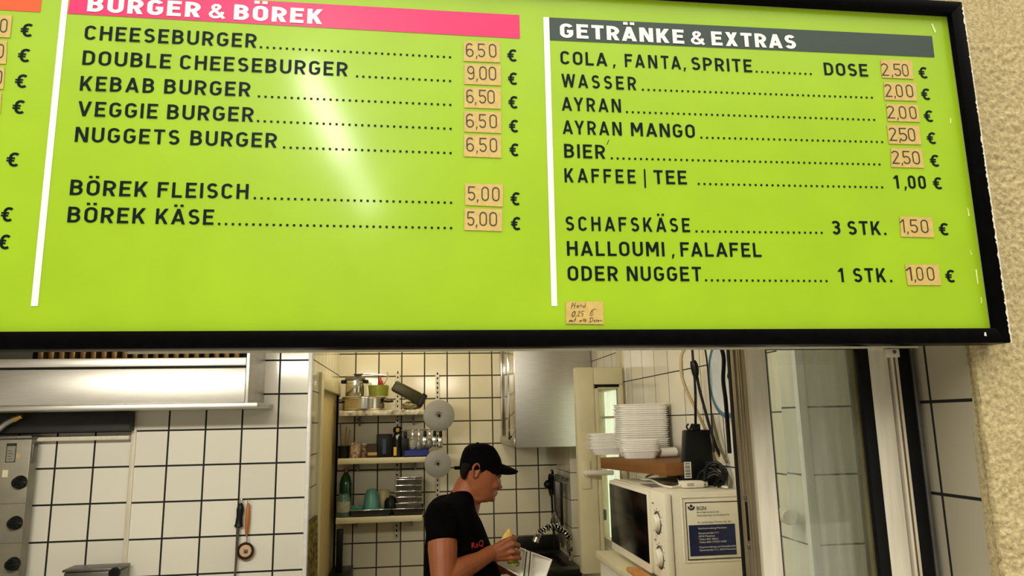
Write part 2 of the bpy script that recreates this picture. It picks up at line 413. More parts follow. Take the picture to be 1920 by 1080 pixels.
# materials
M_TILE = lin(226, 222, 208)
ts = (at(450, 802, YL).z-at(450, 1070.8, YL).z)/4
m_left = tile_mat('white_tiles_left', 'XZ', (at(513.8, 937, YL).x-at(306, 937, YL).x)/3, (at(447.4, 937, YL).x, at(450, 936.4, YL).z), M_TILE, (.007, .006, .004), .0042, size2=ts)
tb = (at(838.3, 705, YB).x-at(710, 705, YB).x)/3
m_back = tile_mat('white_tiles_back', 'XZ', tb, (at(753.3, 705, YB).x, at(753, 748.3, YB).z), lin(220, 212, 186), (.05, .040, .022), .0045, size2=(at(750, 663.3, YB).z-at(750, 791.7, YB).z)/3)
m_side = tile_mat('white_tiles_passage', 'YZ', tb, (YL, at(585, 670.5, YL).z), lin(220, 212, 186), (.05, .04, .022), .003, size2=(at(585, 670.5, YL).z-at(575, 919, YL).z)/4)
m_right = tile_mat('white_tiles_right', 'YZ', 0.155, (2.6, atx(1170, 716, XR).z), lin(226, 220, 200), (.02, .016, .010), .0022)
m_pillar = tile_mat('white_tiles_pillar', 'XZ', 0.30, (XR-.02, at(1550, 890, YP).z), lin(215, 212, 198), (.02, .018, .014), .0022, size2=(at(1550, 763.5, YP).z-at(1550, 1023, YP).z)/2)
p1 = atx(1762, 752.5, XV); p2 = atx(1775, 928, XV)
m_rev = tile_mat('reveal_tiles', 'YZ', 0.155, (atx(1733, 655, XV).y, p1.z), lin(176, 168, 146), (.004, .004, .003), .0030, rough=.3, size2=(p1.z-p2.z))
m_green = mat('lime_print', lin(152, 188, 26), .36, var=.045, nscale=9, bump=.05, bscale=220, spec=.25, coat=.35)
m_black = mat('black_lacquer', (.002, .002, .002), .30, var=.2, nscale=60, bump=.04, bscale=120, spec=.02)
m_ink = mat('dark_green_ink', lin(9, 24, 24), .4, var=.1, nscale=40, spec=.1)
m_white = mat('white_print', (.86, .86, .80), .35, var=.02)
m_pink = mat('pink_print', lin(226, 12, 96), .33, var=.04, nscale=8)
m_orange = mat('orange_print', lin(240, 78, 5), .33, var=.04, nscale=8)
m_slate = mat('slate_print', lin(36, 54, 44), .36, var=.05, nscale=60)
m_tape = mat('tan_tape', lin(196, 166, 92), .5, var=.10, nscale=120, bump=.1, bscale=150)
m_pen = mat('black_pen', (.012, .011, .010), .5)
m_stucco = mat('cream_stucco', lin(158, 140, 100), .95, nscale=150, col2=lin(200, 184, 138), bump=1.0, bscale=260, spec=.2, detail=6)
m_alu = mat('weathered_aluminium', lin(150, 138, 112), .42, .55, var=.22, nscale=14, stretch=(6, 6, .5), bump=.05)
m_paint = mat('ivory_paint', lin(205, 197, 176), .45, var=.10, nscale=16, stretch=(5, 5, .6), bump=.05, bscale=40)
m_rubber = mat('black_rubber', (.003, .003, .003), .6, var=.3, spec=.15)
m_cream = mat('cream_gloss_paint', lin(206, 196, 156), .40, var=.07, nscale=8)
m_steel = mat('brushed_steel', (.50, .48, .44), .40, 1.0, var=.06, nscale=12, stretch=(1, 1, 14), bump=.02)
m_steel2 = mat('polished_steel', (.66, .63, .56), .14, 1.0, var=.05, nscale=10)
m_dsteel = mat('dull_dark_steel', (.16, .15, .13), .38, .8, var=.2, nscale=20)
m_sink = mat('dark_sink_steel', (.018, .016, .013), .35, .5, var=.3, nscale=14)  # near black steel of the sink unit
m_chrome = mat('chrome', (.75, .74, .72), .10, 1.0, var=.03)
m_bplast = mat('black_plastic', (.0035, .0035, .0035), .42, var=.2, nscale=30, spec=.25)
m_wplast = mat('white_plastic', lin(228, 222, 204), .38, var=.03, nscale=12)
m_foam = mat('white_foam', lin(240, 236, 226), .65, var=.03, nscale=80, bump=.12, bscale=300)
m_card = mat('brown_cardboard', lin(176, 112, 46), .8, var=.12, nscale=10, stretch=(1, 1, 5))
m_wood = mat('worn_wood', lin(170, 104, 40), .55, var=.2, nscale=12, stretch=(6, 6, .6))
m_shelf = mat('pale_shelf_board', lin(206, 196, 160), .45, var=.12, nscale=7)
m_lid = mat('frosted_grey_plastic', lin(138, 136, 128), .42, var=.05, nscale=14)
m_plaster = mat('plain_plaster', lin(214, 206, 182), .85, var=.04, nscale=4)
m_floor = mat('grey_floor_tiles', lin(112, 104, 92), .5, var=.15, nscale=5)
m_pave = mat('grey_paving', lin(150, 146, 138), .85, var=.15, nscale=6, bump=.2)

def wbox(name, m, x0, x1, y0, y1, z0, z1, bev=0.0):
    return struct(MB().box(x0, x1, y0, y1, z0, z1, bev).build(name, m))
# ------------------------------------------------------------------ room shell
XLc = at(578, 800, YL).x               # corner of the left wall and the passage
wbox('floor', m_floor, -3.2, 1.9, 1.45, 5.3, -.06, 0)
wbox('ceiling', m_plaster, -3.2, 1.9, 1.45, 5.3, CEIL, CEIL+.08)
wbox('ground', m_pave, -9, 9, -9, 1.09, -.08, -.005)
wbox('wall_back', m_back, XLc-.5, 1.6, YB, YB+.12, 0, CEIL)
XNI = at(248, 900, YL).x
wbox('wall_left', m_left, XNI, XLc-.005, YL, YL+.10, 0, CEIL)
wbox('wall_niche', m_left, -3.2, XNI, YL+.022, YL+.10, 0, CEIL)
wbox('wall_side', m_plaster, -3.3, -3.2, 1.45, YL+.1, 0, CEIL)
# passage wall with the doorway, seen edge on
YD0 = atx(597, 800, XLc).y; YD1 = atx(636, 860, XLc).y
ZDT = atx(606, 712, XLc).z
t = MB(); t.box(XLc-.06, XLc, YL+.10, YD0, 0, CEIL); t.box(XLc-.004, XLc, YL+.012, YL+.10, 0, CEIL); t.box(XLc-.06, XLc, YD0, YB, ZDT, CEIL); t.box(XLc-.06, XLc, YD1, YB, 0, ZDT)
struct(t.build('wall_passage', m_side))
d1 = struct(bpy.data.objects.new('door_1', None)); COL.objects.link(d1)
f = MB(); cw = .075
f.box(XLc-.07, XLc+.014, YD0-.02, YD0+cw, 0, ZDT+.03, .004); f.box(XLc-.07, XLc+.034, YD1-cw, YD1+.02, 0, ZDT+.03, .004)
f.box(XLc-.07, XLc+.014, YD0+cw, YD1-cw, ZDT-.05, ZDT+.03, .004)
f.build('door_frame', m_cream, d1)
MB().box(XLc-.035, XLc-.012, YD0+cw, YD1-cw, .01, ZDT-.05, .003).build('door_leaf', mat('brown_door_paint', lin(190, 168, 112), .5, var=.1), d1)  # one plain even colour over the whole leaf
# white edge trim on the corner
struct(MB().box(XLc-.006, XLc+.012, YL-.012, YL+.02, 0, CEIL, .004).build('trim_1', mat('white_edge_trim', lin(226, 226, 222), .3)))
# trim between niche and wall
struct(MB().box(XNI-.016, XNI+.004, YL-.006, YL+.03, 0, at(248, 770, YL).z, .003).build('trim_2', m_paint))
zt = at(160, 818, YL).z
struct(MB().box(-3.0, XNI-.016, YL-.03, YL+.022, zt-.018, zt, .003).build('trim_3', m_paint))
# right wall: tiled, ends in a window at the back, then a jog
YRJ = atx(1171, 800, XR).y
t = MB(); t.box(XR, XR+.09, YP+.09, YRJ, 0, CEIL); struct(t.build('wall_right', m_right))
struct(MB().box(XR-.012, XR+.09, YRJ, YRJ+.05, 0, CEIL, .004).build('trim_4', m_cream))
XR2 = at(1044, 860, YB).x
ZW0 = at(1150, 1040, 3.6).z; ZW1 = at(1150, 716, 3.6).z; YW1 = 3.92
t = MB(); t.box(XR2+.07, XR2+.16, YRJ+.05, YB, ZW1, CEIL); t.box(XR2+.07, XR2+.16, YRJ+.05, YB, 0, ZW0); t.box(XR2+.07, XR2+.16, YW1, YB, ZW0, ZW1)
t.box(XR2, XR2+.08, 4.30, YB, 0, CEIL)
struct(t.build('wall_recess', m_right))
struct(MB().box(XR, XR+.5, YP, YP+.09, 0, CEIL).build('wall_pillar', m_pillar))
struct(MB().box(XR-.0006, XR+.020, YP-.0006, YP+.018, 0, CEIL).build('trim_5', mat('white_edge_trim', lin(226, 226, 222), .3)))
wbox('wall_hatch_side', m_plaster, 1.18, 1.30, 1.10, YP, 0, CEIL)
# frosted window in the right wall; its pane glows in place of daylight
w2 = struct(bpy.data.objects.new('window_2', None)); COL.objects.link(w2)
MB().box(XR2+.115, XR2+.125, YRJ+.05, YW1, ZW0, ZW1).build('frosted_pane', mat('glowing_frosted_pane', (.8, .85, .72), .4, emit=(.93, 1.0, .80), emit_s=1.0), w2)
f = MB(); f.box(XR2+.085, XR2+.115, YRJ+.05, YW1, ZW1-.04, ZW1); f.box(XR2+.085, XR2+.115, YRJ+.05, YW1, ZW0, ZW0+.04); f.box(XR2+.085, XR2+.115, YW1-.04, YW1, ZW0, ZW1)
zz = at(1150, 782, 3.6).z; f.box(XR2+.095, XR2+.115, YRJ+.05, YW1-.04, zz-.006, zz+.006)
f.build('window_frame', m_cream, w2)
# ------------------------------------------------------------------ outer wall: stucco pier with real relief, lintel, sides
def stucco(x0, x1, z0, z1, st, name):
    nx = int((x1-x0)/st)+1; nz = int((z1-z0)/st)+1; b = bmesh.new(); V = []
    for j in range(nz):
        row = []
        for i in range(nx):
            x = x0+i*(x1-x0)/(nx-1); z = z0+j*(z1-z0)/(nz-1)
            d = noise.noise(Vector((x*95, z*95, 0)))*.0026+noise.noise(Vector((x*230, z*230, 3)))*.0018+noise.noise(Vector((x*22, z*22, 5)))*.0018
            xx = x
            if i == 0: xx += noise.noise(Vector((0, z*60, 9)))*.0032+noise.noise(Vector((0, z*210, 4)))*.0014; d = .006
            row.append(b.verts.new((xx, YW-.004-d if i else YW+.002, z)))
        V.append(row)
    for j in range(nz-1):
        for i in range(nx-1): b.faces.new((V[j][i], V[j][i+1], V[j+1][i+1], V[j+1][i]))
    # back and sides so that it is a solid slab
    b0 = [b.verts.new((q.x, YW+.02, q.z)) for q in (V[0][0].co, V[0][-1].co, V[-1][-1].co, V[-1][0].co)]
    b.faces.new(b0[::-1])
    b.faces.new([V[j][0] for j in range(nz)]+[b0[3], b0[0]]); b.faces.new([V[j][-1] for j in range(nz)][::-1]+[b0[1], b0[2]])
    b.faces.new(V[0][::-1]+[b0[0], b0[1]]); b.faces.new(V[-1]+[b0[2], b0[3]])
    m = MB(); m._add(b); return struct(m.build(name, m_stucco, smooth=60))
stucco(XV, 1.30, 1.36, 2.36, .0024, 'wall_front')
wbox('wall_front_base', m_stucco, XV, 3.0, YW, YW+.03, 0, 1.36)
wbox('wall_front_outer', m_stucco, 1.30, 3.0, YW, YW+.03, 1.36, 3.2)
wbox('wall_front_top', m_stucco, -3.2, 1.30, YW, YW+.03, 2.36, 3.2)
ZLI = 1.93
wbox('wall_front_lintel', m_stucco, -3.2, XV-.0, YW+.0, YW+.03, ZLI+.04, 2.36)
wbox('lintel', m_plaster, -3.2, 1.18, YW+.03, 1.45, ZLI+.04, CEIL)
wbox('wall_parapet', m_stucco, -3.2, XV, YW+.02, 1.45, 0, .92)
YV1 = atx(1712, 655, XV).y
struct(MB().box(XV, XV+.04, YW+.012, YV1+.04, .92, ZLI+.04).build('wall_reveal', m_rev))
wbox('wall_reveal_core', m_plaster, XV+.04, 1.18, YW+.03, YV1+.05, .92, CEIL)
# ------------------------------------------------------------------ menu sign
pi_r_t = at(1773.8, 30, YS); pi_r_b = at(1855, 616.5, YS); XI = (pi_r_t.x+pi_r_b.x)/2; ZI0 = (at(0, 625.5, YS).z+at(1440, 617.5, YS).z+pi_r_b.z)/3; ZI1 = (pi_r_t.z+at(1440, 16.3, YS).z)/2
FW = 0.0235; XLS = at(-420, 300, YS).x
sign = thing('menu_sign', 'wide lime green menu board in a black frame above the serving hatch', 'sign', ((XLS+XI)/2, YS, ZI0))
MB().box(XLS, XI+.004, YS, YS+.012, ZI0-.004, ZI1+.004).build('panel', m_green, sign, smooth=0)
def bar(p):  # mitred bar: 4 front corners, extruded back
    return MB().prism([(x, YF, z) for x, z in p], (0, YW-YF-.004, 0), .0015)
bar([(XLS, ZI0), (XI, ZI0), (XI+FW, ZI0-FW), (XLS, ZI0-FW)]).build('frame_bar', m_black, sign)
bar([(XI, ZI0), (XI, ZI1), (XI+FW, ZI1+FW), (XI+FW, ZI0-FW)]).build('frame_bar', m_black, sign)
bar([(XI, ZI1), (XLS, ZI1), (XLS, ZI1+FW), (XI+FW, ZI1+FW)]).build('frame_bar', m_black, sign)
# thin pale strip painting the highlight along the panel edge
sl = MB(); e = .0005
sl.box(XI-e, XI+e*.2, YS-.002, YS, ZI0, ZI1); sl.box(XLS, XI, YS-.002, YS, ZI1-e, ZI1)
sl.build('edge_highlight', mat('grey_green_highlight', lin(150, 156, 96), .4), sign, label='thin pale edge highlight strip')
E0 = .0006
def S(x, y, k=1): p = at(x, y, YS); return Vector((p.x, YS-E0*k, p.z))
def band(name, pts, m, k=1, parent=None, thick=0, label=None):
    P = [S(x, y, k) for x, y in pts]
    mb = MB()
    if thick: mb.prism(P, (0, -thick, 0))
    else: mb.poly(P)
    return mb.build(name, m, parent or sign, smooth=0, label=label)
def rectpx(x0a, x1a, y_at, name, m, ztop, zbot, **kw): pass
band('dividing_line', [(71.3, 574), (58, 574), (123.4, -70), (135.4, -70)], m_white, label='white dividing line, left')
band('dividing_line', [(1044.8, 574), (1033.9, 574), (1018.6, 32.2), (1029.4, 32.8)], m_white, label='white dividing line, right')
pink = band('heading_band', [(127, 25.8), (974.9, 72.6), (973.8, 28.6), (134, -19)], m_pink, label='pink heading band')
slate = band('heading_band', [(1031, 75.6), (1751.8, 107.8), (1747, 68), (1029.3, 33)], m_slate, label='dark slate heading band')
band('heading_band', [(-300, 3), (75.8, 23), (82, -30), (-295, -50)], m_orange, label='orange heading band')
CAP = at(152, 142.6, YS).z-at(149.5, 170, YS).z
CAPH = at(1049, 44, YS).z-at(1050, 70.8, YS).z
SW = .158
def head(parent, runs):
    mb = MB()
    for txt, x0, y0, x1, y1 in runs: draw_text(mb, txt, S(x0, y0, 2), S(x1, y1, 2), CAPH, .205)
    mb.build('heading_lettering', m_white, parent, smooth=0, label='white capitals')
head(pink, [('BURGER', 163.8, 22, 375.5, 33.8), ('&', 391, 34.7, 421.5, 36.4), ('BÖREK', 438.5, 37.3, 604.8, 46.4)])
head(slate, [('GETRÄNKE', 1050, 71, 1282.5, 83), ('&', 1295, 83.7, 1321, 85), ('EXTRAS', 1334.2, 85.6, 1492.5, 92.4)])
def dots(mb, x0, y0, x1, y1, pitch):
    A = S(x0, y0); B = S(x1, y1); n = int(round((B-A).length/(pitch))); d = CAP*SW*.92
    for i in range(n+1):
        p = A+(B-A)*(i/n); mb.poly([p+Vector((-d/2, 0, -d/2)), p+Vector((d/2, 0, -d/2)), p+Vector((d/2, 0, d/2)), p+Vector((-d/2, 0, d/2))])
PITCH = (at(843.8, 107.5, YS)-at(489.5, 88.8, YS)).length/30
def euro(mb, x0, x1, y, cap=None):
    draw_text(mb, '€', S(x0, y-.4), S(x1, y+.3), (cap or CAP)*.92, .17)
def row(runs, dt=None, eu=None, units=()):
    mb = MB()
    for r in runs: draw_text(mb, r[0], S(r[1], r[2]), S(r[3], r[4]), CAP, SW)
    mb.build('menu_lettering', m_ink, sign, smooth=0)
    if units:
        mb = MB()
        for r in units: draw_text(mb, r[0], S(r[1], r[2]), S(r[3], r[4]), CAP, SW)
        mb.build('unit_lettering', m_ink, sign, smooth=0)
    if dt: mb = MB(); dots(mb, *dt, PITCH); mb.build('leader_dots', m_ink, sign, smooth=0)
    if eu: mb = MB(); euro(mb, *eu); mb.build('euro_sign', m_ink, sign, smooth=0)
row([('CHEESEBURGER', 158, 74.4, 480.5, 90)], (489.5, 88.8, 843.8, 107.5), (951.3, 967.5, 115.6))
row([('DOUBLE', 154, 121.7, 320, 128.9), ('CHEESEBURGER', 337, 129.6, 651.5, 143.2)], (669.6, 143.3, 843.8, 152.2), (952.6, 968.3, 159.3))
row([('KEBAB', 149.5, 170, 288.5, 174.8), ('BURGER', 307.5, 175.6, 469, 181.3)], (485.7, 181, 844.3, 196.9), (953.4, 969.2, 203.7))
row([('VEGGIE', 144.8, 217.6, 295, 222.8), ('BURGER', 313, 223.4, 475, 228.7)], (484, 227.2, 844.8, 241.6), (954.5, 970.2, 248.4))
row([('NUGGETS', 140, 266.2, 336, 271.8), ('BURGER', 356.5, 272.4, 518.7, 277.3)], (532.8, 276.6, 844.8, 287.2), (955.3, 971, 293.1))
row([('BÖREK', 130.7, 365.8, 276, 369.4), ('FLEISCH', 295, 370, 465.5, 373.4)], (478, 371.7, 845.7, 380.3), (957.2, 973, 385.2))
row([('BÖREK', 126.2, 417, 272, 419.5), ('KÄSE', 291.5, 420, 400.3, 421.8)], (411, 420, 845.7, 427.7), (958, 974.3, 431.8))
row([('COLA', 1051, 120.3, 1139, 124.4), (',', 1149, 124.8, 1154.5, 125), ('FANTA', 1172, 125.8, 1277, 130.4), (',', 1281.5, 130.6, 1286.5, 130.8), ('SPRITE', 1297, 131.2, 1410.5, 136)], (1418.6, 134.6, 1520, 139), (1723.3, 1738.2, 147.2), [('DOSE', 1546, 141, 1627.8, 144)])
row([('WASSER', 1052.8, 163.4, 1193, 169.4)], (1205.3, 168.4, 1634.5, 183.4), (1728.2, 1743.2, 187.6))
row([('AYRAN', 1053.3, 207.3, 1164.6, 211.2)], (1175.5, 210.3, 1638.8, 225), (1733.2, 1748.8, 228.8))
row([('AYRAN', 1055, 251.2, 1166, 254.6), ('MANGO', 1183.5, 255.2, 1303.3, 258.9)], (1315, 258.2, 1653.8, 266.5), (1738.8, 1754.2, 270.2))
row([('BIER', 1058, 295.8, 1135, 298)], (1147, 297, 1648.8, 308.5), (1744.5, 1760, 312.6))
row([('KAFFEE', 1058.8, 341.8, 1192, 344.4), ('|', 1208, 344.7, 1211, 344.8), ('TEE', 1226.3, 345, 1288, 346)], (1310, 345, 1653.8, 351.3), (1750, 1765.5, 355), [('1', 1676.3, 353.4, 1686, 353.6), (',', 1695.5, 353.7, 1700.5, 353.8), ('00', 1703.8, 353.8, 1737, 354.3)])
row([('SCHAFSKÄSE', 1060.8, 432.6, 1294, 435.6)], (1305.8, 434, 1540.5, 436.7), (1761.2, 1777.5, 441.3), [('3', 1560.5, 439.6, 1576.3, 439.8), ('STK', 1590.5, 440, 1652, 440.6), ('.', 1658, 440.7, 1662, 440.7)])
row([('HALLOUMI', 1063.3, 479.4, 1246.3, 480.8), (',', 1259.5, 481, 1265, 481), ('FALAFEL', 1276.3, 481, 1428, 482)])
row([('ODER', 1064.6, 526.4, 1158.9, 526.8), ('NUGGET', 1175.8, 526.8, 1315.6, 527.4)], (1323.7, 525.6, 1549.5, 527), (1773.2, 1789.3, 529.6), [('1', 1572.5, 529, 1582.5, 529), ('STK', 1601, 529, 1662, 529.1), ('.', 1669, 529.1, 1673, 529.1)])
# the previous column shows only its euro signs
for x0, x1, y in ((38, 58.2, 69.2), (33, 53.2, 116.7), (27.5, 47.5, 165), (22.5, 43, 213.7), (11.2, 32, 312.5), (.5, 20.4, 415.7), (-5, 15, 467.5)):
    mb = MB(); euro(mb, x0, x1, y); mb.build('euro_sign', m_ink, sign, smooth=0)
# price stickers: tape patches with hand drawn thin digits
def sticker(quad, digits, ybase, capx, sc, ox, oy, w=.084, label=None):
    q = [(ox+x/sc, oy+y/sc) for x, y in quad]     # TL TR BR BL
    st = band('price_sticker', [q[3], q[2], q[1], q[0]], m_tape, 1.4, thick=.0004, label=label)
    old = MB(); mb = MB(); cap = None
    xs0 = quad[0][0]; xs1 = quad[1][0]; sl_ = ((quad[1][1]-quad[0][1])/(quad[1][0]-quad[0][0])+(quad[2][1]-quad[3][1])/(quad[2][0]-quad[3][0]))/2
    for ch, xa, xb in digits:
        ya = ybase+sl_*(xa-xs0)*.8; yb_ = ybase+sl_*(xb-xs0)*.8
        A = S(ox+xa/sc, oy+ya/sc, 2.6); B = S(ox+xb/sc, oy+yb_/sc, 2.6)
        hpx = capx/sc; cp = at(ox+xa/sc, oy+ya/sc-hpx, YS).z-at(ox+xa/sc, oy+ya/sc, YS).z
        draw_text(mb, ch, A, B, cp, w if ch != ',' else .085)
    mb.build('price_digits', m_pen, st, smooth=0)
def ds(txt, *xs): return [(c, xs[2*i], xs[2*i+1]) for i, c in enumerate(txt)]
A54 = (5.4, 860, 60); B54 = (5.4, 860, 240); C4 = (4, 1440, 0); D4 = (4, 1440, 220); F4 = (4, 1440, 400)
sticker([(50, 92), (418, 102), (418, 312), (48, 298)], ds('6,50', 75, 152, 174, 190, 195, 270, 308, 383), 255, 138, *A54)
sticker([(58, 325), (428, 340), (428, 545), (55, 530)], ds('9,00', 88, 160, 178, 194, 210, 285, 305, 380), 484, 138, *A54)
sticker([(55, 562), (428, 575), (428, 782), (55, 768)], ds('6,50', 78, 152, 164, 180, 205, 280, 292, 365), 722, 138, *A54)
sticker([(55, 805), (430, 815), (430, 1028), (55, 1012)], ds('6,50', 75, 155, 174, 190, 205, 280, 312, 388), 970, 140, *A54)
sticker([(55, 70), (430, 82), (430, 305), (50, 290)], ds('6,50', 78, 155, 178, 194, 208, 285, 315, 390), 240, 142, *B54)
sticker([(62, 562), (450, 572), (447, 800), (65, 782)], ds('5,00', 92, 168, 182, 200, 230, 305, 338, 413), 735, 143, *B54)
sticker([(60, 815), (440, 825), (440, 1048), (55, 1035)], ds('5,00', 85, 160, 172, 190, 210, 285, 310, 388), 990, 143, *B54)
sticker([(842, 450), (1075, 455), (1090, 595), (853, 585)], ds('2,50', 852, 905, 924, 936, 945, 1000, 1008, 1055), 570, 92, *C4)
sticker([(866, 618), (1108, 624), (1115, 760), (872, 752)], ds('2,00', 878, 930, 944, 956, 962, 1012, 1038, 1090), 728, 94, *C4)
sticker([(885, 780), (1120, 787), (1138, 918), (895, 910)], ds('2,00', 893, 950, 966, 978, 985, 1038, 1063, 1115), 890, 94, *C4)
sticker([(888, 58), (1130, 65), (1148, 207), (905, 200)], ds('2,50', 910, 965, 980, 993, 985, 1045, 1053, 1105), 177, 98, *D4)
sticker([(918, 232), (1150, 238), (1168, 382), (922, 375)], ds('2,50', 930, 985, 998, 1010, 1012, 1070, 1085, 1140), 350, 98, *D4)
sticker([(985, 745), (1225, 750), (1245, 903), (995, 897)], ds('1,50', 990, 1025, 1040, 1052, 1068, 1125, 1148, 1203), 866, 100, *D4)
sticker([(1025, 385), (1275, 385), (1295, 540), (1045, 540)], ds('1,00', 1035, 1080, 1095, 1107, 1115, 1165, 1195, 1248), 506, 102, *F4)
sticker([(-260, 108), (95, 118), (78, 285), (-280, 270)], ds('00', -90, -40, 0, 55), 240, 105, 4, 0, 0)
sticker([(-270, 296), (55, 308), (48, 482), (-280, 470)], ds('00', -110, -60, -28, 28), 432, 107, 4, 0, 0)
sticker([(-280, 495), (38, 503), (28, 672), (-290, 660)], ds('00', -125, -75, -40, 15), 630, 107, 4, 0, 0)
sticker([(-300, 690), (16, 697), (4, 855), (-310, 845)], ds('00', -140, -90, -60, -8), 820, 107, 4, 0, 0)
# hand written deposit note
nq = [(1061, 607.4), (1131.8, 608.4), (1130.8, 565.6), (1060.4, 565.2)]
note = band('deposit_note', nq, m_tape, 1.4, thick=.0004, label='tan note with handwriting')
def N(x, y): return S(1040+x/15.42, 550+y/15.42, 2.6)
mb = MB()
def scr(*pts, w=.0007):
    P = [N(x, y) for x, y in pts]; ribbon(mb.bm, crom([(p.x, p.z) for p in P], 4) if len(P) > 2 else [(p.x, p.z) for p in P], w, False, lambda a, b: (a, P[0].y, b))
scr((480, 450), (490, 320)); scr((480, 330), (520, 285), (535, 330), (490, 380))            # P
scr((565, 440), (575, 310), (610, 275)); scr((550, 370), (610, 350))                       # f
scr((680, 350), (640, 360), (630, 410), (665, 405), (680, 350), (685, 410))                # a
scr((730, 410), (735, 350), (770, 340), (780, 400))                                        # n
scr((870, 370), (825, 365), (815, 410), (855, 410)); scr((890, 290), (870, 420))           # d
scr((590, 530), (530, 550), (495, 640), (530, 675), (580, 600), (590, 530), w=.0012)       # 0
scr((625, 630), (600, 690))                                                                # ,
scr((665, 560), (705, 520), (720, 560), (660, 660), (730, 650))                            # 2
scr((850, 515), (775, 530), (765, 580), (815, 600), (790, 660), (755, 655))                # 5
scr((1190, 460), (1090, 480), (1030, 570), (1020, 640), (1060, 640), (1110, 610)); scr((1040, 530), (1110, 510)); scr((1030, 580), (1115, 560))   # euro
scr((465, 770), (415, 800), (410, 830), (450, 800), (465, 770), (470, 820)); scr((490, 780), (480, 825), (520, 790), (522, 825)); scr((620, 715), (585, 740), (570, 830)); scr((560, 780), (610, 765))  # auf
scr((780, 770), (725, 800), (720, 830), (765, 800), (780, 775)); scr((810, 820), (830, 730)); scr((840, 820), (860, 730)); scr((870, 800), (910, 770), (880, 770), (870, 820), (905, 815))             # alle
scr((1010, 840), (1040, 720)); scr((1000, 730), (1080, 700), (1100, 770), (1040, 830), (990, 835)); scr((1150, 770), (1125, 800), (1145, 830), (1165, 800), (1150, 770))
scr((1220, 760), (1195, 775), (1215, 800), (1190, 830)); scr((1240, 805), (1275, 790), (1250, 775), (1240, 815), (1270, 825)); scr((1300, 825), (1310, 780), (1345, 790), (1350, 830))          # Dosen
mb.build('handwriting', m_pen, note, smooth=0)
# scratches and white paint left along the right edge
for p in ([(1745, 45), (1748, 44), (1755, 60), (1752, 62)], [(1808, 170), (1810, 172), (1809, 184), (1807, 182)], [(1781, 222), (1783, 222), (1783, 231), (1781, 231)], [(1813, 389), (1815, 391), (1818, 405), (1815, 406)],
          [(1818, 468), (1819, 469), (1822, 478), (1820, 478)], [(1828, 505), (1831, 505), (1834, 532), (1832, 533)], [(1838, 557), (1840, 557), (1841, 569), (1839, 569)]):
    mb = MB(); mb.poly([S(*q) for q in p][::-1]); mb.build('scratch', mat('pale_scratch', lin(222, 236, 150), .5), sign, smooth=0)
mb = MB(); mb.poly([S(*q) for q in ((1137.2, 271), (1138.6, 271.3), (1142.2, 262.5), (1141, 262))]); mb.build('ink_nick', m_pen, sign, smooth=0)
mb = MB(); rnd = random.Random(3)
xo = XI+FW; z = ZI0-FW; prev = None
while z < ZI1+FW*.6:
    f_ = (z-ZI0)/(ZI1-ZI0); dens = .75 if f_ < .55 else .5
    w_ = rnd.uniform(.0006, .0034) if rnd.random() < dens else .0002
    row_ = (mb.bm.verts.new((xo-w_, YF-.0006, z)), mb.bm.verts.new((xo+.0006+.0006*rnd.random(), YF-.0006, z)))
    if prev: mb.bm.faces.new((prev[0], prev[1], row_[1], row_[0]))
    prev = row_; z += rnd.uniform(.0014, .0052)
res = mb.build('paint_residue', mat('white_paint_residue', lin(214, 206, 184), .8), sign, smooth=0, label='flaked white paint along the frame edge')
mb = MB()
for x, y in ((1847, 627),):
    p = at(x, y, YF); mb.poly([(p.x-.0022, YF-.0006, p.z-.002), (p.x+.002, YF-.0006, p.z-.003), (p.x+.0016, YF-.0006, p.z+.003), (p.x-.001, YF-.0006, p.z+.0035)])
mb.build('paint_chip', mat('white_paint_residue', (0, 0, 0)), sign, smooth=0, label='white paint chip at the lower right corner')
# ------------------------------------------------------------------ sliding window of the hatch
win = struct(bpy.data.objects.new('window_1', None)); COL.objects.link(win)
ZB, ZT = .92, ZLI
def col(xa, xb, y_, Y): return at(xa, y_, Y).x, at(xb, y_, Y).x
def stile(name, x0, x1, y0, y1, m, bev=.002): return MB().box(x0, x1, y0, y1, ZB, ZT, bev).build(name, m, win)
# near stile of the sliding sash: painted front, aluminium flank with the lock slot
xa, xb = col(1416, 1452, 860, YG); XS1 = xa
stile('sash_stile', xa, xb, YG, YG+.012, m_paint)
Yb = atx(1382, 860, xa).y
stile('sash_flank', xa, xa+.026, YG+.010, Yb, m_alu, .003)
stile('glazing_seal', xb-.002, xb+.0035, YG+.004, YG+.02, m_rubber, .001)
MB().box(xa+.0, xa+.006, Yb-.001, Yb+.014, ZB, ZT, .001).build('brush_seal', m_rubber, win)
g = MB()
for fr in (.30, .42, .70):
    yy = YG+.010+(Yb-YG-.010)*fr; g.box(xa-.0025, xa+.002, yy-.0022, yy+.0022, ZB, ZT, .0008)
g.build('flank_rib', m_alu, win)
lk = MB(); yy = YG+.010+(Yb-YG-.01)*.62
zs = [atx(1388, v, xa).z for v in (930, 938, 1008, 1018)]
lk.box(xa-.0012, xa+.001, yy-.0045, yy+.0045, zs[2], zs[1], .001)
lkp = lk.build('lock_slot', m_rubber, win)
for z in (zs[0], zs[3]): MB().lathe([(0, .003), (.003, .0028), (.0045, .001), (.0045, 0)], (xa-.0002, yy, z), (-1, 0, 0), 14).build('screw', m_dsteel, lkp)
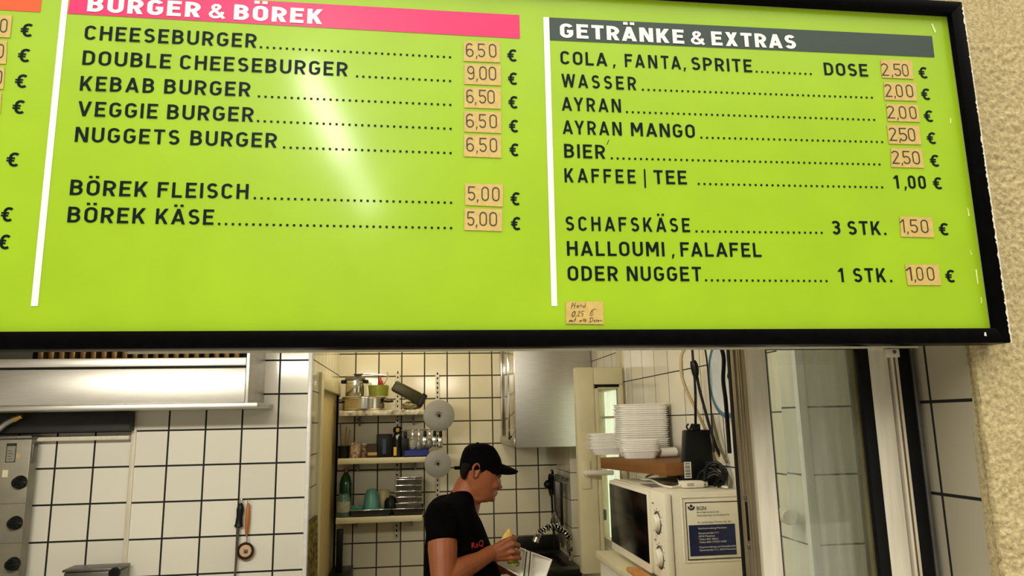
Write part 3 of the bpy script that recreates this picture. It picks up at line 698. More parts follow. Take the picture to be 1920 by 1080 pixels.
# glass
def glass_mat():
    m = bpy.data.materials.new('streaky_window_glass'); m.use_nodes = True; n = m.node_tree.nodes; l = m.node_tree.links; n.clear()
    o = n.new('ShaderNodeOutputMaterial'); tr = n.new('ShaderNodeBsdfTransparent'); gl = n.new('ShaderNodeBsdfGlossy'); df = n.new('ShaderNodeBsdfDiffuse')
    gl.inputs['Roughness'].default_value = .02; df.inputs['Color'].default_value = (.62, .66, .56, 1); tr.inputs['Color'].default_value = (.90, .93, .88, 1)
    t = n.new('ShaderNodeTexCoord'); mp = n.new('ShaderNodeMapping'); mp.inputs['Scale'].default_value = (26, 1, 1.2); nz = n.new('ShaderNodeTexNoise'); nz.inputs['Scale'].default_value = 2.2; nz.inputs['Detail'].default_value = 5
    l.new(t.outputs['Object'], mp.inputs[0]); l.new(mp.outputs[0], nz.inputs['Vector'])
    mr = n.new('ShaderNodeMapRange'); mr.inputs[1].default_value = .35; mr.inputs[2].default_value = .75; mr.inputs[3].default_value = .04; mr.inputs[4].default_value = .26; l.new(nz.outputs['Fac'], mr.inputs[0])
    m1 = n.new('ShaderNodeMixShader'); l.new(mr.outputs[0], m1.inputs[0]); l.new(tr.outputs[0], m1.inputs[1]); l.new(df.outputs[0], m1.inputs[2])
    fr = n.new('ShaderNodeFresnel'); fr.inputs[0].default_value = 1.5; m2 = n.new('ShaderNodeMixShader'); l.new(fr.outputs[0], m2.inputs[0]); l.new(m1.outputs[0], m2.inputs[1]); l.new(gl.outputs[0], m2.inputs[2])
    l.new(m2.outputs[0], o.inputs[0]); return m
xg0, xg1 = xb, at(1630, 860, YG).x
MB().box(xg0, xg1, YG+.008, YG+.012, ZB, ZT).build('glass_pane', glass_mat(), win, smooth=0)
stile('glazing_bead', at(1617, 860, YG).x, at(1628, 860, YG).x, YG-.002, YG+.02, mat('olive_bead', lin(120, 112, 76), .5, var=.15), .001)
ya = YG-.03
stile('glazing_seal', at(1629, 860, ya).x, at(1650, 860, ya).x, ya, ya+.012, m_rubber)
# fixed frame stile and its side channel
ya = YG-.03
stile('frame_stile', *col(1649, 1686, 860, ya), ya, ya+.05, m_paint)
stile('frame_groove', *col(1685, 1693, 860, ya), ya+.012, ya+.04, mat('brown_groove', lin(96, 70, 34), .6, var=.3), .001)
stile('guide_rail', *col(1692, 1706, 860, ya), ya, ya+.03, m_paint)
stile('guide_groove', *col(1697, 1700, 860, ya-.001), ya-.001, ya+.004, mat('brown_groove', lin(96, 70, 34), .6), 0)
stile('frame_seal', *col(1705, 1733, 860, ya), ya+.004, ya+.05, m_rubber)
stile('frame_edge', *col(1731, 1740, 860, ya), ya+.001, ya+.03, m_dsteel)
# small bracket with a screw at the top of the rail
p0 = at(1661, 670, ya-.004); p1 = at(1685, 654, ya-.004)
br = MB().box(p0.x, p1.x, ya-.006, ya+.004, p0.z, p1.z, .0015).build('rail_bracket', m_paint, win)
pc = at(1677, 660, ya-.006); MB().lathe([(0, .002), (.0028, .0018), (.0036, 0)], (pc.x, ya-.006, pc.z), (0, -1, 0), 14).build('screw', m_dsteel, br)
# top track, a thin pale rail just under the sign
zt_ = at(900, 659.0, YG-.03).z
MB().box(at(255, 660, YG).x, at(1700, 655, YG).x, YG-.034, YG-.030, zt_, ZT+.03).build('top_rail', m_paint, win)
MB().box(at(1440, 655, YG).x, xg1, YG-.002, YG+.006, at(1520, 655.5, YG).z, at(1520, 652.5, YG).z).build('top_seal', m_rubber, win)
struct(MB().box(-2.8, XV, YG-.04, YG+.09, .90, .93, .004).build('window_sill', m_alu))

# ------------------------------------------------------------------ extraction hood on the left wall
YH = 3.10
hx = at(460, 720, YH).x; hz0 = at(300, 767, YH).z; hz1 = at(300, 671, YH).z
hz_lip = at(300, 757, YH).z; hz_s = at(300, 688, YH).z
hood = thing('extractor_hood', 'long stainless steel extractor hood high on the left tiled wall', 'extractor hood', (hx-.8, YH, hz0))
hxl = -2.7
MB().box(hxl, hx, YH, YH+.02, hz_lip, hz_s-.006, .003).build('front_panel', m_steel, hood)
MB().box(hxl, hx, YH+.006, YH+.03, hz_s-.008, hz_s+.001).build('panel_gap', m_rubber, hood)
MB().box(hxl, hx, YH-.002, YH+.02, hz_s+.002, hz1, .003).build('top_strip', m_steel, hood)
xe = hx+.0
MB().prism([(hx, YH+.004, hz_lip), (hx, YL-.002, hz_lip), (hx, YL-.002, hz1+.12), (hx, YH+.004, hz1+.12)], (.012, 0, 0), .001).build('end_panel', m_steel, hood)
MB().box(hxl, at(484, 762, YH).x, YH-.012, YL-.002, hz0, hz_lip, .004).build('drip_edge', m_steel, hood)
MB().box(hxl, hx, YH+.10, YH+.12, hz1-.02, hz1+.16).build('filter_backing', m_rubber, hood)
zs0 = at(300, 671, YH+.06).z; fl = MB(); x = at(78, 665, YH+.06).x; step = (at(445, 665, YH+.06).x-x)/19
for i in range(20):
    fl.box(x+i*step-.011, x+i*step+.011, YH+.05, YH+.10, zs0-.01, zs0+.16, .004)
fl.build('grease_filter', mat('greasy_brass_filter', lin(88, 66, 26), .4, .6, var=.3), hood)
MB().box(hxl, x-step*.6, YH+.04, YH+.05, hz1-.02, hz1+.14).build('filter_cover', mat('dark_filter_cover', (.02, .017, .010), .5), hood)
MB().box(at(-20, 665, YH).x, hx+.012, YH+.02, YL, hz1+.12, hz1+.13).build('hood_top', m_steel, hood)
for u, v in ((235, 760), (274, 762)):
    q = at(u, v, YH); MB().lathe([(0, .004), (.004, .003), (.006, 0)], (q.x, YH-.0, q.z), (0, -1, 0), 12).build('rivet', m_dsteel, hood)
# black plate under the hood
q0 = at(-200, 816, YL-.05); zt += .014; q1 = at(247, 771, YL-.05)
bp_ = MB().box(q0.x, q1.x, YL-.06, YL+.018, zt+.004, q1.z, .003).build('splash_plate', mat('black_plate_metal', (.010, .009, .007), .5, var=.3), None)
zt -= .014; tag(bp_, 'black metal plate on the tiles under the extractor hood', 'metal plate')

# ------------------------------------------------------------------ upright gas grill at the far left edge
YK = 3.345
gx1 = at(52, 900, YK).x; gz1 = at(40, 823, YK).z
grill = thing('kebab_grill', 'grey upright gas grill with black control knobs at far left', 'grill', (gx1-.3, YK+.03, .9))
MB().box(gx1-.62, gx1, YK, YK+.062, .90, gz1, .004).build('burner_housing', mat('greasy_grey_steel', lin(134, 128, 112), .45, .35, var=.16, nscale=9, bump=.03), grill)
MB().box(gx1-.62, gx1+.004, YK-.012, YK+.062, gz1, gz1+.013, .003).build('top_cap', m_dsteel, grill)
MB().box(gx1-.0005, gx1+.0045, YK+.01, YK+.05, gz1-.10, gz1-.02, .002).build('side_bracket', m_dsteel, grill)
for z_ in (904+40, 980+38):
    zz = at(30, z_, YK).z; MB().box(gx1-.62, gx1-.001, YK-.0008, YK+.002, zz-.0008, zz+.0008).build('panel_seam', m_dsteel, grill)
for u, v in ((38.5, 904), (30, 980), (26, 1057)):
    c = at(u, v, YK); k = MB()
    k.lathe([(0, .036), (.017, .036), (.021, .031), (.023, .010), (.027, .006), (.027, 0)], (c.x, YK, c.z), (0, -1, 0), 28)
    kb = k.build('control_knob', m_bplast, grill)
    MB().box(c.x-.004, c.x+.038, YK-.046, YK-.030, c.z-.006, c.z+.006, .004).build('knob_grip', m_bplast, kb)
c0 = at(10, 867, YK); c1 = at(32, 831, YK)
pl = MB().box(c0.x, c1.x, YK-.002, YK+.001, c0.z, c1.z).build('rating_plate', mat('grey_rating_plate', lin(150, 146, 130), .4, .3), grill)
fr = MB(); b_ = .0025
fr.box(c0.x, c1.x, YK-.0026, YK-.0018, c1.z-.011, c1.z); fr.box(c0.x, c0.x+b_, YK-.0026, YK-.0018, c0.z, c1.z); fr.box(c1.x-b_, c1.x, YK-.0026, YK-.0018, c0.z, c1.z); fr.box(c0.x, c1.x, YK-.0026, YK-.0018, c0.z, c0.z+b_)
for i in range(4): fr.box(c0.x+.008, c1.x-.012-.004*(i % 2), YK-.0026, YK-.0018, c0.z+.012+i*.011, c0.z+.014+i*.011)
fr.build('plate_print', m_pen, pl)
c0 = at(4, 895, YK); c1 = at(16, 881, YK); MB().box(c0.x, c1.x, YK-.002, YK+.001, c0.z, c1.z).build('warning_label', mat('cream_label', lin(222, 216, 180), .5), grill)
c0 = at(30, 860, YK); c1 = at(39, 850, YK); MB().box(c0.x, c1.x, YK-.002, YK+.001, c0.z, c1.z).build('warning_label', mat('yellowed_label', lin(186, 170, 110), .5), grill)
# gas pipe elbow with a brass tip above the housing
gp = MB().tube([at(-40, 830, YK-.03), at(-4, 806, YK-.03), at(14, 792, YK-.03), at(34, 783, YK-.03)], .013, n=12).build('gas_pipe', m_steel, grill)
a_ = at(28, 786, YK-.03); b2 = at(42, 780, YK-.035); MB().cyl(a_, b2, .015, .010, 14).build('brass_nozzle', mat('bright_brass', lin(216, 184, 110), .2, 1.0), gp)
# low contact grill whose edge shows at the bottom
YC = 3.29
c0 = at(118, 1085, YC); c1 = at(226, 1064, YC)
cg = thing('contact_grill', 'dark flat contact grill with a round knob below the niche', 'contact grill', ((c0.x+c1.x)/2, YC+.05, .9))
MB().box(c0.x, c1.x, YC, YC+.10, .93, c1.z-.012, .006).build('body', m_dsteel, cg)
MB().box(c0.x-.004, c1.x+.002, YC-.006, YC+.104, c1.z-.010, c1.z, .003).build('lid', m_dsteel, cg)
for dx in (.03, -.03):
    xx = (c0.x if dx > 0 else c1.x)+dx; MB().cyl((xx, YC+.05, .90), (xx, YC+.05, .932), .014, n=14).build('foot', m_bplast, cg)
k = at(213, 1074, YC-.02); MB().lathe([(0, .02), (.016, .02), (.020, .014), (.022, 0)], (k.x, YC-.006, k.z-.002), (0, -1, 0), 24).build('knob', m_bplast, cg)
ct = MB().box(-2.6, at(300, 1000, 2.9).x, 2.82, YL-.002, .86, .90, .004)
ct = ct.build('worktop', m_steel); tag(ct, 'steel worktop along the left tiled wall', 'worktop')
cb = MB(); cb.box(-2.6, at(296, 1000, 2.9).x, 2.86, YL-.01, .0, .859, .004); cb = cb.build('base_cabinet', m_steel); tag(cb, 'steel base cabinet under the left worktop', 'cabinet')

# ------------------------------------------------------------------ utensils hanging on the left wall
YU = YL-.02
def hook(parent, p): MB().tube([(p.x, YL-.001, p.z+.012), (p.x, YU-.01, p.z+.012), (p.x, YU-.016, p.z+.004), (p.x, YU-.010, p.z-.003)], .0018, n=8).build('hook', m_chrome, parent)
a1 = at(451.5, 943, YU); b1 = at(447, 989, YU); e1 = at(439, 1100, YU)
kn = thing('sharpening_steel', 'black handled sharpening steel hanging on the left tiled wall', 'sharpening steel', a1)
MB().rings([[ (a1+(b1-a1)*t)+Vector((math.cos(2*PI*i/14)*r_, math.sin(2*PI*i/14)*r_*.8, 0)) for i in range(14)] for t, r_ in ((0, .004), (.05, .010), (.25, .0155), (.55, .013), (.85, .0155), (.95, .019), (1, .012))]).build('handle', m_bplast, kn)
MB().cyl(b1, e1, .0055, .004, 12).build('rod', m_dsteel, kn)
MB().tube([a1+Vector((-.006, 0, 0)), a1+Vector((-.005, 0, .014)), a1+Vector((.005, 0, .014)), a1+Vector((.006, 0, 0))], .0015, n=8).build('hanging_loop', m_chrome, kn)
hook(kn, a1)
a2 = at(465.5, 943, YU); b2 = at(462, 1003, YU); c2 = at(463, 1013, YU); d2 = at(460, 1033, YU)
la = thing('pan_thermometer', 'wooden handled round tool hanging beside the black sharpening steel', 'kitchen tool', a2)
MB().rings([[ (a2+(b2-a2)*t)+Vector((math.cos(2*PI*i/12)*r_, math.sin(2*PI*i/12)*r_*.8, 0)) for i in range(12)] for t, r_ in ((0, .003), (.06, .007), (.5, .010), (.9, .0075), (1, .004))]).build('handle', m_wood, la)
MB().tube([b2, c2, (d2.x, YU, d2.z+.035)], .003, n=8).build('neck', m_chrome, la)
bw = MB().lathe([(0, .0), (.028, .0), (.036, .006), (.036, .012), (.031, .012), (.027, .006), (0, .005)], (d2.x, YU+.008, d2.z), (0, -1, 0), 28).build('rim', mat('dark_bronze', lin(70, 46, 24), .35, .7), la)
MB().lathe([(0, .0075), (.025, .0075), (.025, .005)], (d2.x, YU+.008, d2.z), (0, -1, 0), 24).build('face', mat('pinkish_dial', lin(206, 170, 136), .35), bw)
MB().box(d2.x-.006, d2.x+.010, YU-.0005, YU+.001, d2.z-.010, d2.z+.008, .002).build('mark', m_dsteel, bw)
hook(la, a2)
# patterned cloth hanging beside the doorway
cl = MB(); R0 = []
q0 = atx(578, 990, XLc+.012); q1 = atx(597, 962, XLc+.012)
ya_, yb_ = YL+.03, min(YD0-.01, q1.y+.25); zt2 = atx(592, 968, XLc+.01).z; zb2 = zt2-.34; nn = 14
def clothmat():
    m = mat('patterned_yellow_cloth', lin(200, 178, 92), .8, nscale=46, col2=lin(74, 58, 22), bump=.3); return m
F_ = [[(XLc+.010+.006*math.sin(i*1.5)*(.4+j/10), ya_+(yb_-ya_)*i/nn, zt2-(zt2-zb2)*j/10-.02*abs(math.sin(i*.6))*(j == 10)) for i in range(nn+1)] for j in range(11)]
b = bmesh.new(); G = [[b.verts.new(p) for p in r_] for r_ in F_]
for j in range(10):
    for i in range(nn): b.faces.new((G[j][i], G[j][i+1], G[j+1][i+1], G[j+1][i]))
G2 = bmesh.ops.solidify(b, geom=b.faces[:], thickness=.002)
cl._add(b); cl = cl.build('hanging_cloth', clothmat()); tag(cl, 'yellow patterned cloth hanging on the passage wall beside the doorway', 'cloth')
# ------------------------------------------------------------------ shelves on the back wall
YSH = 4.42
def shelf(y0, y1, x0, x1, nm, label, m, depth=YB-YSH):
    c0 = at(x0, y1, YSH); c1 = at(x1, y0, YSH); s = thing(nm, label, 'shelf', ((c0.x+c1.x)/2, YSH, c0.z), 'wall shelves in the back corner')
    zc = (at(x0, y0, YSH).z+at(x1, y0+(y0-y1)*0, YSH).z)/2
    h = at(x0, y0, YSH).z-c0.z
    MB().box(c0.x, c1.x, YSH, YB-.004, zc-h, zc, .003).build('board', m, s)
    for xx in (c0.x+.10, c1.x-.06):
        MB().prism([(xx-.008, YB-.003, zc-h-.001), (xx-.008, YB-.003, zc-h-.06), (xx-.008, YSH+.06, zc-h-.012), (xx-.008, YSH+.06, zc-h-.001)], (.012, 0, 0), .001).build('bracket', m_dsteel, s)
    return zc
marble = mat('marbled_shelf_edge', lin(236, 228, 204), .35, nscale=26, col2=lin(120, 106, 78))
ZS1 = shelf(769, 779, 636, 795, 'wall_shelf', 'top wall shelf holding the pots, marbled front edge', marble)
ZS2 = shelf(859, 869, 633, 799, 'wall_shelf', 'middle wall shelf holding jars, black cartons and the blue basket', m_shelf)
ZS3 = shelf(969, 980, 629, 792, 'wall_shelf', 'lowest wall shelf holding bottles, cups and black trays', m_shelf)
# slotted rail that carries the shelves
for u in (746, 820):
    c = at(u, 700, YB); rr = MB().box(c.x-.012, c.x+.012, YB-.014, YB-.002, at(u, 1010, YB).z, at(u, 700, YB).z, .002)
    r_ = rr.build('shelf_rail', m_paint); tag(r_, 'slotted shelf upright on the back tiles, ' + ('behind the black cartons' if u == 746 else 'beside the hanging grey lids'), 'shelf rail')
    sl_ = MB()
    for i in range(34):
        z = at(u, 1006, YB).z+i*.03; sl_.box(c.x-.004, c.x+.004, YB-.0150, YB-.0138, z, z+.014)
    sl_.build('slots', m_rubber, r_)
def wx(u, v, Y): return at(u, v, Y).x
def ph(v0, v1, u, Y): return at(u, v0, Y).z-at(u, v1, Y).z   # height between two pixel rows
Y1 = 4.54
# top shelf: steel pan, pot, green tub, slanted dark tin
r = (wx(726, 750, Y1)-wx(642, 750, Y1))/2; cx = (wx(726, 750, Y1)+wx(642, 750, Y1))/2; z = ZS1+.001; h = ph(741, 768, 690, Y1)
pan = thing('steel_casserole', 'wide low steel casserole on the top wall shelf, under the smaller pot', 'pot', (cx, Y1, z))
ry = .12
def oval(R, k, zz, n=36): return [(cx+R*math.cos(2*PI*i/n), Y1+R*k*math.sin(2*PI*i/n), zz) for i in range(n)]
k = min(1.0, .125/r)
MB().rings([oval(r*.93, k, z), oval(r*.99, k, z+.01), oval(r, k, z+h*.80), oval(r*1.03, k, z+h*.84), oval(r*1.03, k, z+h*.9), oval(r*.98, k, z+h*.97), oval(r*.7, k, z+h)]).build('body', m_steel2, pan)
for s_ in (-1, 1):
    MB().tube([(cx+s_*r*.98, Y1-.03, z+h*.6), (cx+s_*(r+.03), Y1-.03, z+h*.62), (cx+s_*(r+.03), Y1+.03, z+h*.62), (cx+s_*r*.98, Y1+.03, z+h*.6)], .006, n=8).build('handle', m_bplast, pan)
zp = z+h+.001; r2 = (wx(683, 720, Y1)-wx(648, 720, Y1))/2; cx2 = (wx(683, 720, Y1)+wx(648, 720, Y1))/2; h2 = ph(702, 740, 665, Y1)
pot = thing('steel_pot', 'steel pot with dark lid standing on the wide casserole, top shelf', 'pot', (cx2, Y1, zp))
MB().lathe([(0, 0), (r2*.95, 0), (r2, .006), (r2, h2*.62), (r2*1.05, h2*.64), (r2*1.05, h2*.74), (r2*.97, h2*.75), (0, h2*.75)], (cx2, Y1, zp)).build('body', m_steel2, pot)
MB().lathe([(r2*1.04, h2*.75), (r2*1.10, h2*.79), (r2*1.08, h2*.88), (r2*.9, h2*.95), (0, h2*.97)], (cx2, Y1, zp)).build('lid', m_dsteel, pot)
for s_ in (-1, 1): MB().box(cx2+s_*r2*1.0-(.0 if s_ > 0 else .026), cx2+s_*r2*1.0+(.026 if s_ > 0 else .0), Y1-.025, Y1+.02, zp+h2*.62, zp+h2*.80, .005).build('handle', m_bplast, pot)
zz = zp+h2*.97
ld = thing('steel_ladle', 'steel ladle lying across the lid of the pot on the top shelf', 'ladle', (cx2, Y1-.02, zz))
MB().tube([(wx(676, 702, Y1), Y1-.02, zz+.012), (wx(690, 700, Y1), Y1-.02, zz+.012), (wx(722, 702, Y1), Y1-.02, zz+.004)], .0045, n=8).build('handle', m_steel2, ld)
MB().lathe([(0, 0), (.02, .002), (.03, .012), (.028, .013), (.018, .006), (0, .005)], (wx(672, 703, Y1), Y1-.02, zz+.001)).build('bowl', m_dsteel, ld)
g0 = wx(690, 735, Y1+.03); g1 = wx(729, 735, Y1+.03); gh = ph(722, 742, 710, Y1); cxg = (g0+g1)/2; rg = (g1-g0)/2
gt = thing('green_tub', 'olive green tub with red cap on the steel casserole, top shelf', 'tub', (cxg, Y1+.03, z+h+.001))
MB().lathe([(0, 0), (rg*.92, 0), (rg, gh*.9), (rg*.98, gh), (rg*.9, gh), (rg*.85, gh*.3), (0, gh*.25)], (cxg, Y1+.03, z+h+.001)).build('tub', mat('olive_green_plastic', lin(112, 118, 26), .4, var=.12), gt)
MB().lathe([(0, 0), (.018, 0), (.016, gh*.5), (.006, gh*.75), (.004, gh*1.05), (0, gh*1.05)], (wx(713, 720, Y1), Y1+.03, z+h+gh*.86)).build('red_cap', mat('red_plastic', lin(158, 26, 18), .35), gt, label='red cap')
MB().tube([(cxg+rg*.4, Y1+.03, z+h+gh), (cxg+rg*.9, Y1+.03, z+h+gh*1.8), (cxg+rg*.8, Y1+.03, z+h+gh*2.3)], .003, n=8).build('stirrer', m_chrome, gt)
# slanted dark can lying on a crumpled bag
cS = at(765, 739, Y1-.03)
bag = MB(); rnd = random.Random(5)
b = bmesh.new(); bmesh.ops.create_icosphere(b, subdivisions=4, radius=1)
bx0, bx1 = wx(752, 760, Y1-.03), wx(790, 760, Y1-.03); bh = ph(742, 768, 770, Y1)
for v in b.verts:
    n_ = noise.noise(v.co*2.6)*.22+noise.noise(v.co*6)*.1
    v.co = v.co*(1+n_); v.co = Vector(((bx0+bx1)/2+v.co.x*(bx1-bx0)*.48, Y1-.02+v.co.y*.06, ZS1+.002+max(0, (v.co.z+.85))*bh*.30))
bag._add(b); bag = bag.build('plastic_bag', mat('crumpled_grey_bag', lin(120, 112, 80), .35, var=.25, nscale=30)); tag(bag, 'crumpled translucent bag under the slanted dark canister, top shelf', 'bag')
cn = thing('canister', 'dark olive canister lying slanted at the end of the top shelf', 'canister', cS)
ax = (at(795, 752, Y1-.03)-at(738, 722, Y1-.03)); L = ax.length; axn = ax.normalized(); st_ = at(738, 724, Y1-.03)+Vector((0, 0, .004))
up_ = Vector((0, 1, 0)).cross(axn); 
if up_.z < 0: up_ = -up_
def rrect(p, w_, h_, n=6, rad=.014):
    out = []
    for sx_, sy_, a0 in ((1, 1, 0), (-1, 1, 90), (-1, -1, 180), (1, -1, 270)):
        for i in range(n+1):
            a = math.radians(a0+90*i/n); out.append(p+Vector((0, 1, 0))*(sx_*(w_-rad)+rad*math.cos(a))+up_*(sy_*(h_-rad)+rad*math.sin(a)))
    return out
MB().rings([rrect(st_+axn*L*t, w_, h_) for t, w_, h_ in ((0, .040, .026), (.04, .048, .034), (.80, .048, .036), (.86, .044, .032))]).build('body', mat('dark_olive_tin', lin(58, 54, 24), .3, .3, var=.2), cn)
MB().rings([rrect(st_+axn*L*t, w_, h_) for t, w_, h_ in ((.86, .050, .040), (.88, .052, .042), (1.0, .050, .040), (1.02, .044, .032))]).build('lid', m_bplast, cn)
q = st_-axn*.004; MB().rings([rrect(q+axn*t, w_, h_, rad=.008) for t, w_, h_ in ((0, .03, .018), (.006, .032, .02))]).build('end_label', m_wplast, cn)
# ---- two grey plastic lids hung at the shelf ends
def lid(u, v, R, Y, label):
    c = at(u, v, Y); rr = R*Y/1364.0; t = thing('plastic_disc', label, 'disc', c, 'grey bucket lids on the shelf ends')
    MB().lathe([(0, .006), (rr*.2, .006), (rr*.24, .010), (rr*.9, .012), (rr, .008), (rr, 0), (rr*.96, -.002), (0, 0)], c, (0, -1, 0), 48).build('plate', m_lid, t)
    MB().lathe([(0, .016), (rr*.08, .015), (rr*.11, .010), (rr*.11, .004)], c, (0, -1, 0), 18).build('centre_knob', m_bplast, t)
    MB().cyl(c+Vector((0, .004, rr*.0)), c+Vector((0, YB-Y-.012, 0)), .004, .004, 10).build('peg', m_dsteel, t)
lid(823, 779, 28.5, YSH-.02, 'larger grey round lid hanging at the right end of the top shelf')
lid(821, 869.5, 24.5, YSH-.02, 'smaller grey round lid hanging at the right end of the middle shelf')
# ---- middle shelf
Y2 = 4.54; z2 = ZS2+.001
def mug(u0, u1, v0, name, label, m, cat, Y=Y2, zb=None, handle=False):
    zb = z2 if zb is None else zb
    x0, x1 = wx(u0, v0, Y), wx(u1, v0, Y); r_ = (x1-x0)/2; h_ = at((u0+u1)/2, v0, Y).z-zb; c = ((x0+x1)/2, Y, zb); t = thing(name, label, cat, c)
    MB().lathe([(0, 0), (r_*.9, 0), (r_, .006), (r_, h_), (r_*.9, h_), (r_*.86, .02), (0, .015)], c).build('body', m, t)
    return t, r_, h_, c
pat = mat('patterned_ceramic', lin(214, 204, 176), .3, nscale=55, col2=lin(130, 40, 16))
t, r_, h_, c = mug(656, 677, 829, 'patterned_mug', 'patterned beige and red mug at the left of the middle shelf', pat, 'mug')
MB().tube([(c[0]-r_*.35, Y2-r_*.9, z2+h_*.8), (c[0]-r_*.5, Y2-r_*1.5, z2+h_*.7), (c[0]-r_*.5, Y2-r_*1.45, z2+h_*.3), (c[0]-r_*.35, Y2-r_*.9, z2+h_*.2)], .005, n=8).build('handle', pat, t)
t, r_, h_, c = mug(676, 690, 831, 'patterned_mug', 'narrow patterned mug beside the brown box, middle shelf', pat, 'mug', Y=4.58)
MB().lathe([(r_*.98, h_*.90), (r_*1.04, h_*.9), (r_*1.04, h_*1.0), (r_*.98, h_*1.0)], c).build('rim', m_wplast, t)
t, r_, h_, c = mug(634, 655, 836, 'black_jar', 'black jar holding upright tools at the left end of the middle shelf', m_bplast, 'jar')
for i, (dx, dv, lean) in enumerate(((-.012, 792, -.012), (.004, 800, .010), (.014, 806, .02))):
    top = at(644+i*4, dv, Y2).z
    MB().cyl((c[0]+dx, Y2, z2+.02), (c[0]+dx+lean, Y2+.01, top), .006, .004, 10).build('upright_tool', m_wood if i == 1 else m_dsteel, t)
def carton(u0, u1, v0, d, name, label, cat, m, Y=Y2-.02):
    x0, x1 = wx(u0, v0, Y), wx(u1, v0, Y); zt3 = at((u0+u1)/2, v0, Y).z; t = thing(name, label, cat, ((x0+x1)/2, Y, z2))
    MB().box(x0, x1, Y, Y+d, z2, zt3, .003).build('carton', m, t); return t, x0, x1, zt3, Y
t, x0, x1, zt3, Y = carton(688, 709, 833, .10, 'brown_box', 'small dark brown box on the middle shelf', 'box', mat('dark_brown_card', lin(66, 44, 18), .6, var=.15))
MB().box(x0+.006, x1-.006, Y-.001, Y+.001, z2+.012, z2+.03).build('label_strip', mat('tan_tape', (0, 0, 0)), t)
t, x0, x1, zt3, Y = carton(706, 735, 814, .09, 'black_carton', 'black carton with a blue patch on the middle shelf', 'carton', m_bplast)
MB().box(x0+(x1-x0)*.4, x0+(x1-x0)*.62, Y-.001, Y+.001, z2+.02, zt3-.03).build('blue_patch', mat('dim_blue_print', lin(36, 58, 92), .4), t)
x0, x1 = wx(736, 830, Y2-.03), wx(755, 830, Y2-.03)
zt3 = at(742, 800, Y2-.03).z; c = ((x0+x1)/2, Y2-.03, z2); r_ = (x1-x0)/2; h_ = zt3-z2
t = thing('black_bottle', 'black bottle with yellow label and cap on the middle shelf', 'bottle', c)
MB().lathe([(0, 0), (r_*.95, 0), (r_, .006), (r_, h_*.62), (r_*.75, h_*.72), (r_*.7, h_*.80), (0, h_*.80)], c).build('bottle', m_bplast, t)
MB().lathe([(0, h_), (r_*.5, h_), (r_*.9, h_*.95), (r_*.92, h_*.82), (r_*.7, h_*.80)], c).build('cap', m_bplast, t)
yl = mat('yellow_print', lin(214, 176, 40), .4)
MB().box(c[0]-r_*.3, c[0]+r_*.35, c[1]-r_*1.01, c[1]-r_*.88, z2+h_*.83, z2+h_*.95, .001).build('cap_patch', yl, t)
MB().box(c[0]-r_*.75, c[0]-r_*.15, c[1]-r_*.99, c[1]-r_*.6, z2+h_*.05, z2+h_*.33, .001).build('label', yl, t)
MB().prism([(c[0]-r_*.4, c[1]-r_*1.01, z2+h_*.7), (c[0]+r_*.45, c[1]-r_*1.01, z2+h_*.76), (c[0]-r_*.1, c[1]-r_*1.01, z2+h_*.56)], (0, r_*.3, 0)).build('white_patch', m_wplast, t)
# blue cutlery basket
x0, x1 = wx(757, 845, 4.47), wx(804, 845, 4.47); zt3 = at(775, 840, 4.47).z
t = thing('blue_basket', 'blue plastic cutlery basket at the right of the middle shelf', 'basket', ((x0+x1)/2, 4.47, z2))
bl = mat('cobalt_plastic', lin(20, 40, 140), .3, var=.15); mb = MB()
for a_ in ((x0, x1, 4.47, 4.474), (x0, x1, 4.596, 4.60), (x0, x0+.004, 4.47, 4.60), (x1-.004, x1, 4.47, 4.60)): mb.box(*a_, z2, zt3)
mb.box(x0, x1, 4.47, 4.60, z2, z2+.004); mb.box(x0-.004, x1+.004, 4.464, 4.474, zt3-.008, zt3, .002); mb.build('basket', bl, t)
mb = MB()
for i in range(5): mb.box(x0+.006+i*.03, x0+.022+i*.03, 4.468, 4.471, z2+.008, zt3-.014)
mb.build('front_ribs', bl, t)
MB().lathe([(0, 0), (.015, .002), (.018, .012), (.012, .016), (0, .016)], (wx(768, 838, 4.5), 4.52, z2+.006)).build('content', m_wplast, t)
# utensil rail with hanging utensils
zr = at(790, 806, 4.46).z+.0; xr0, xr1 = wx(752, 806, 4.46), wx(838, 806, 4.46)
t = thing('utensil_rail', 'thin steel rail under the top shelf with utensils hanging from it', 'rail', ((xr0+xr1)/2, 4.46, zr))
MB().cyl((xr0, 4.46, zr), (xr1, 4.46, zr), .004, .004, 10).build('bar', m_chrome, t)
for xx in (xr0+.004, xr1-.004): MB().tube([(xx, 4.46, zr), (xx, 4.56, zr), (xx, YB-.003, zr)], .004, n=8).build('arm', m_chrome, t)
ut = [(760, 792, 852, 'b', 'black spatula with a wide blade, first on the utensil rail'), (774, 790, 850, 's', 'steel ladle second from the left on the utensil rail'), (786, 800, 852, 's2', 'steel slotted spoon in the middle of the utensil rail'),
      (797, 795, 846, 'k', 'black handled knife left of the larger grey lid'), (806, 800, 848, 's2', 'steel spoon hanging under the larger grey lid'), (815, 802, 846, 'k', 'black handled knife under the middle of the larger grey lid'), (826, 803, 848, 'k', 'black handled knife last on the utensil rail')]
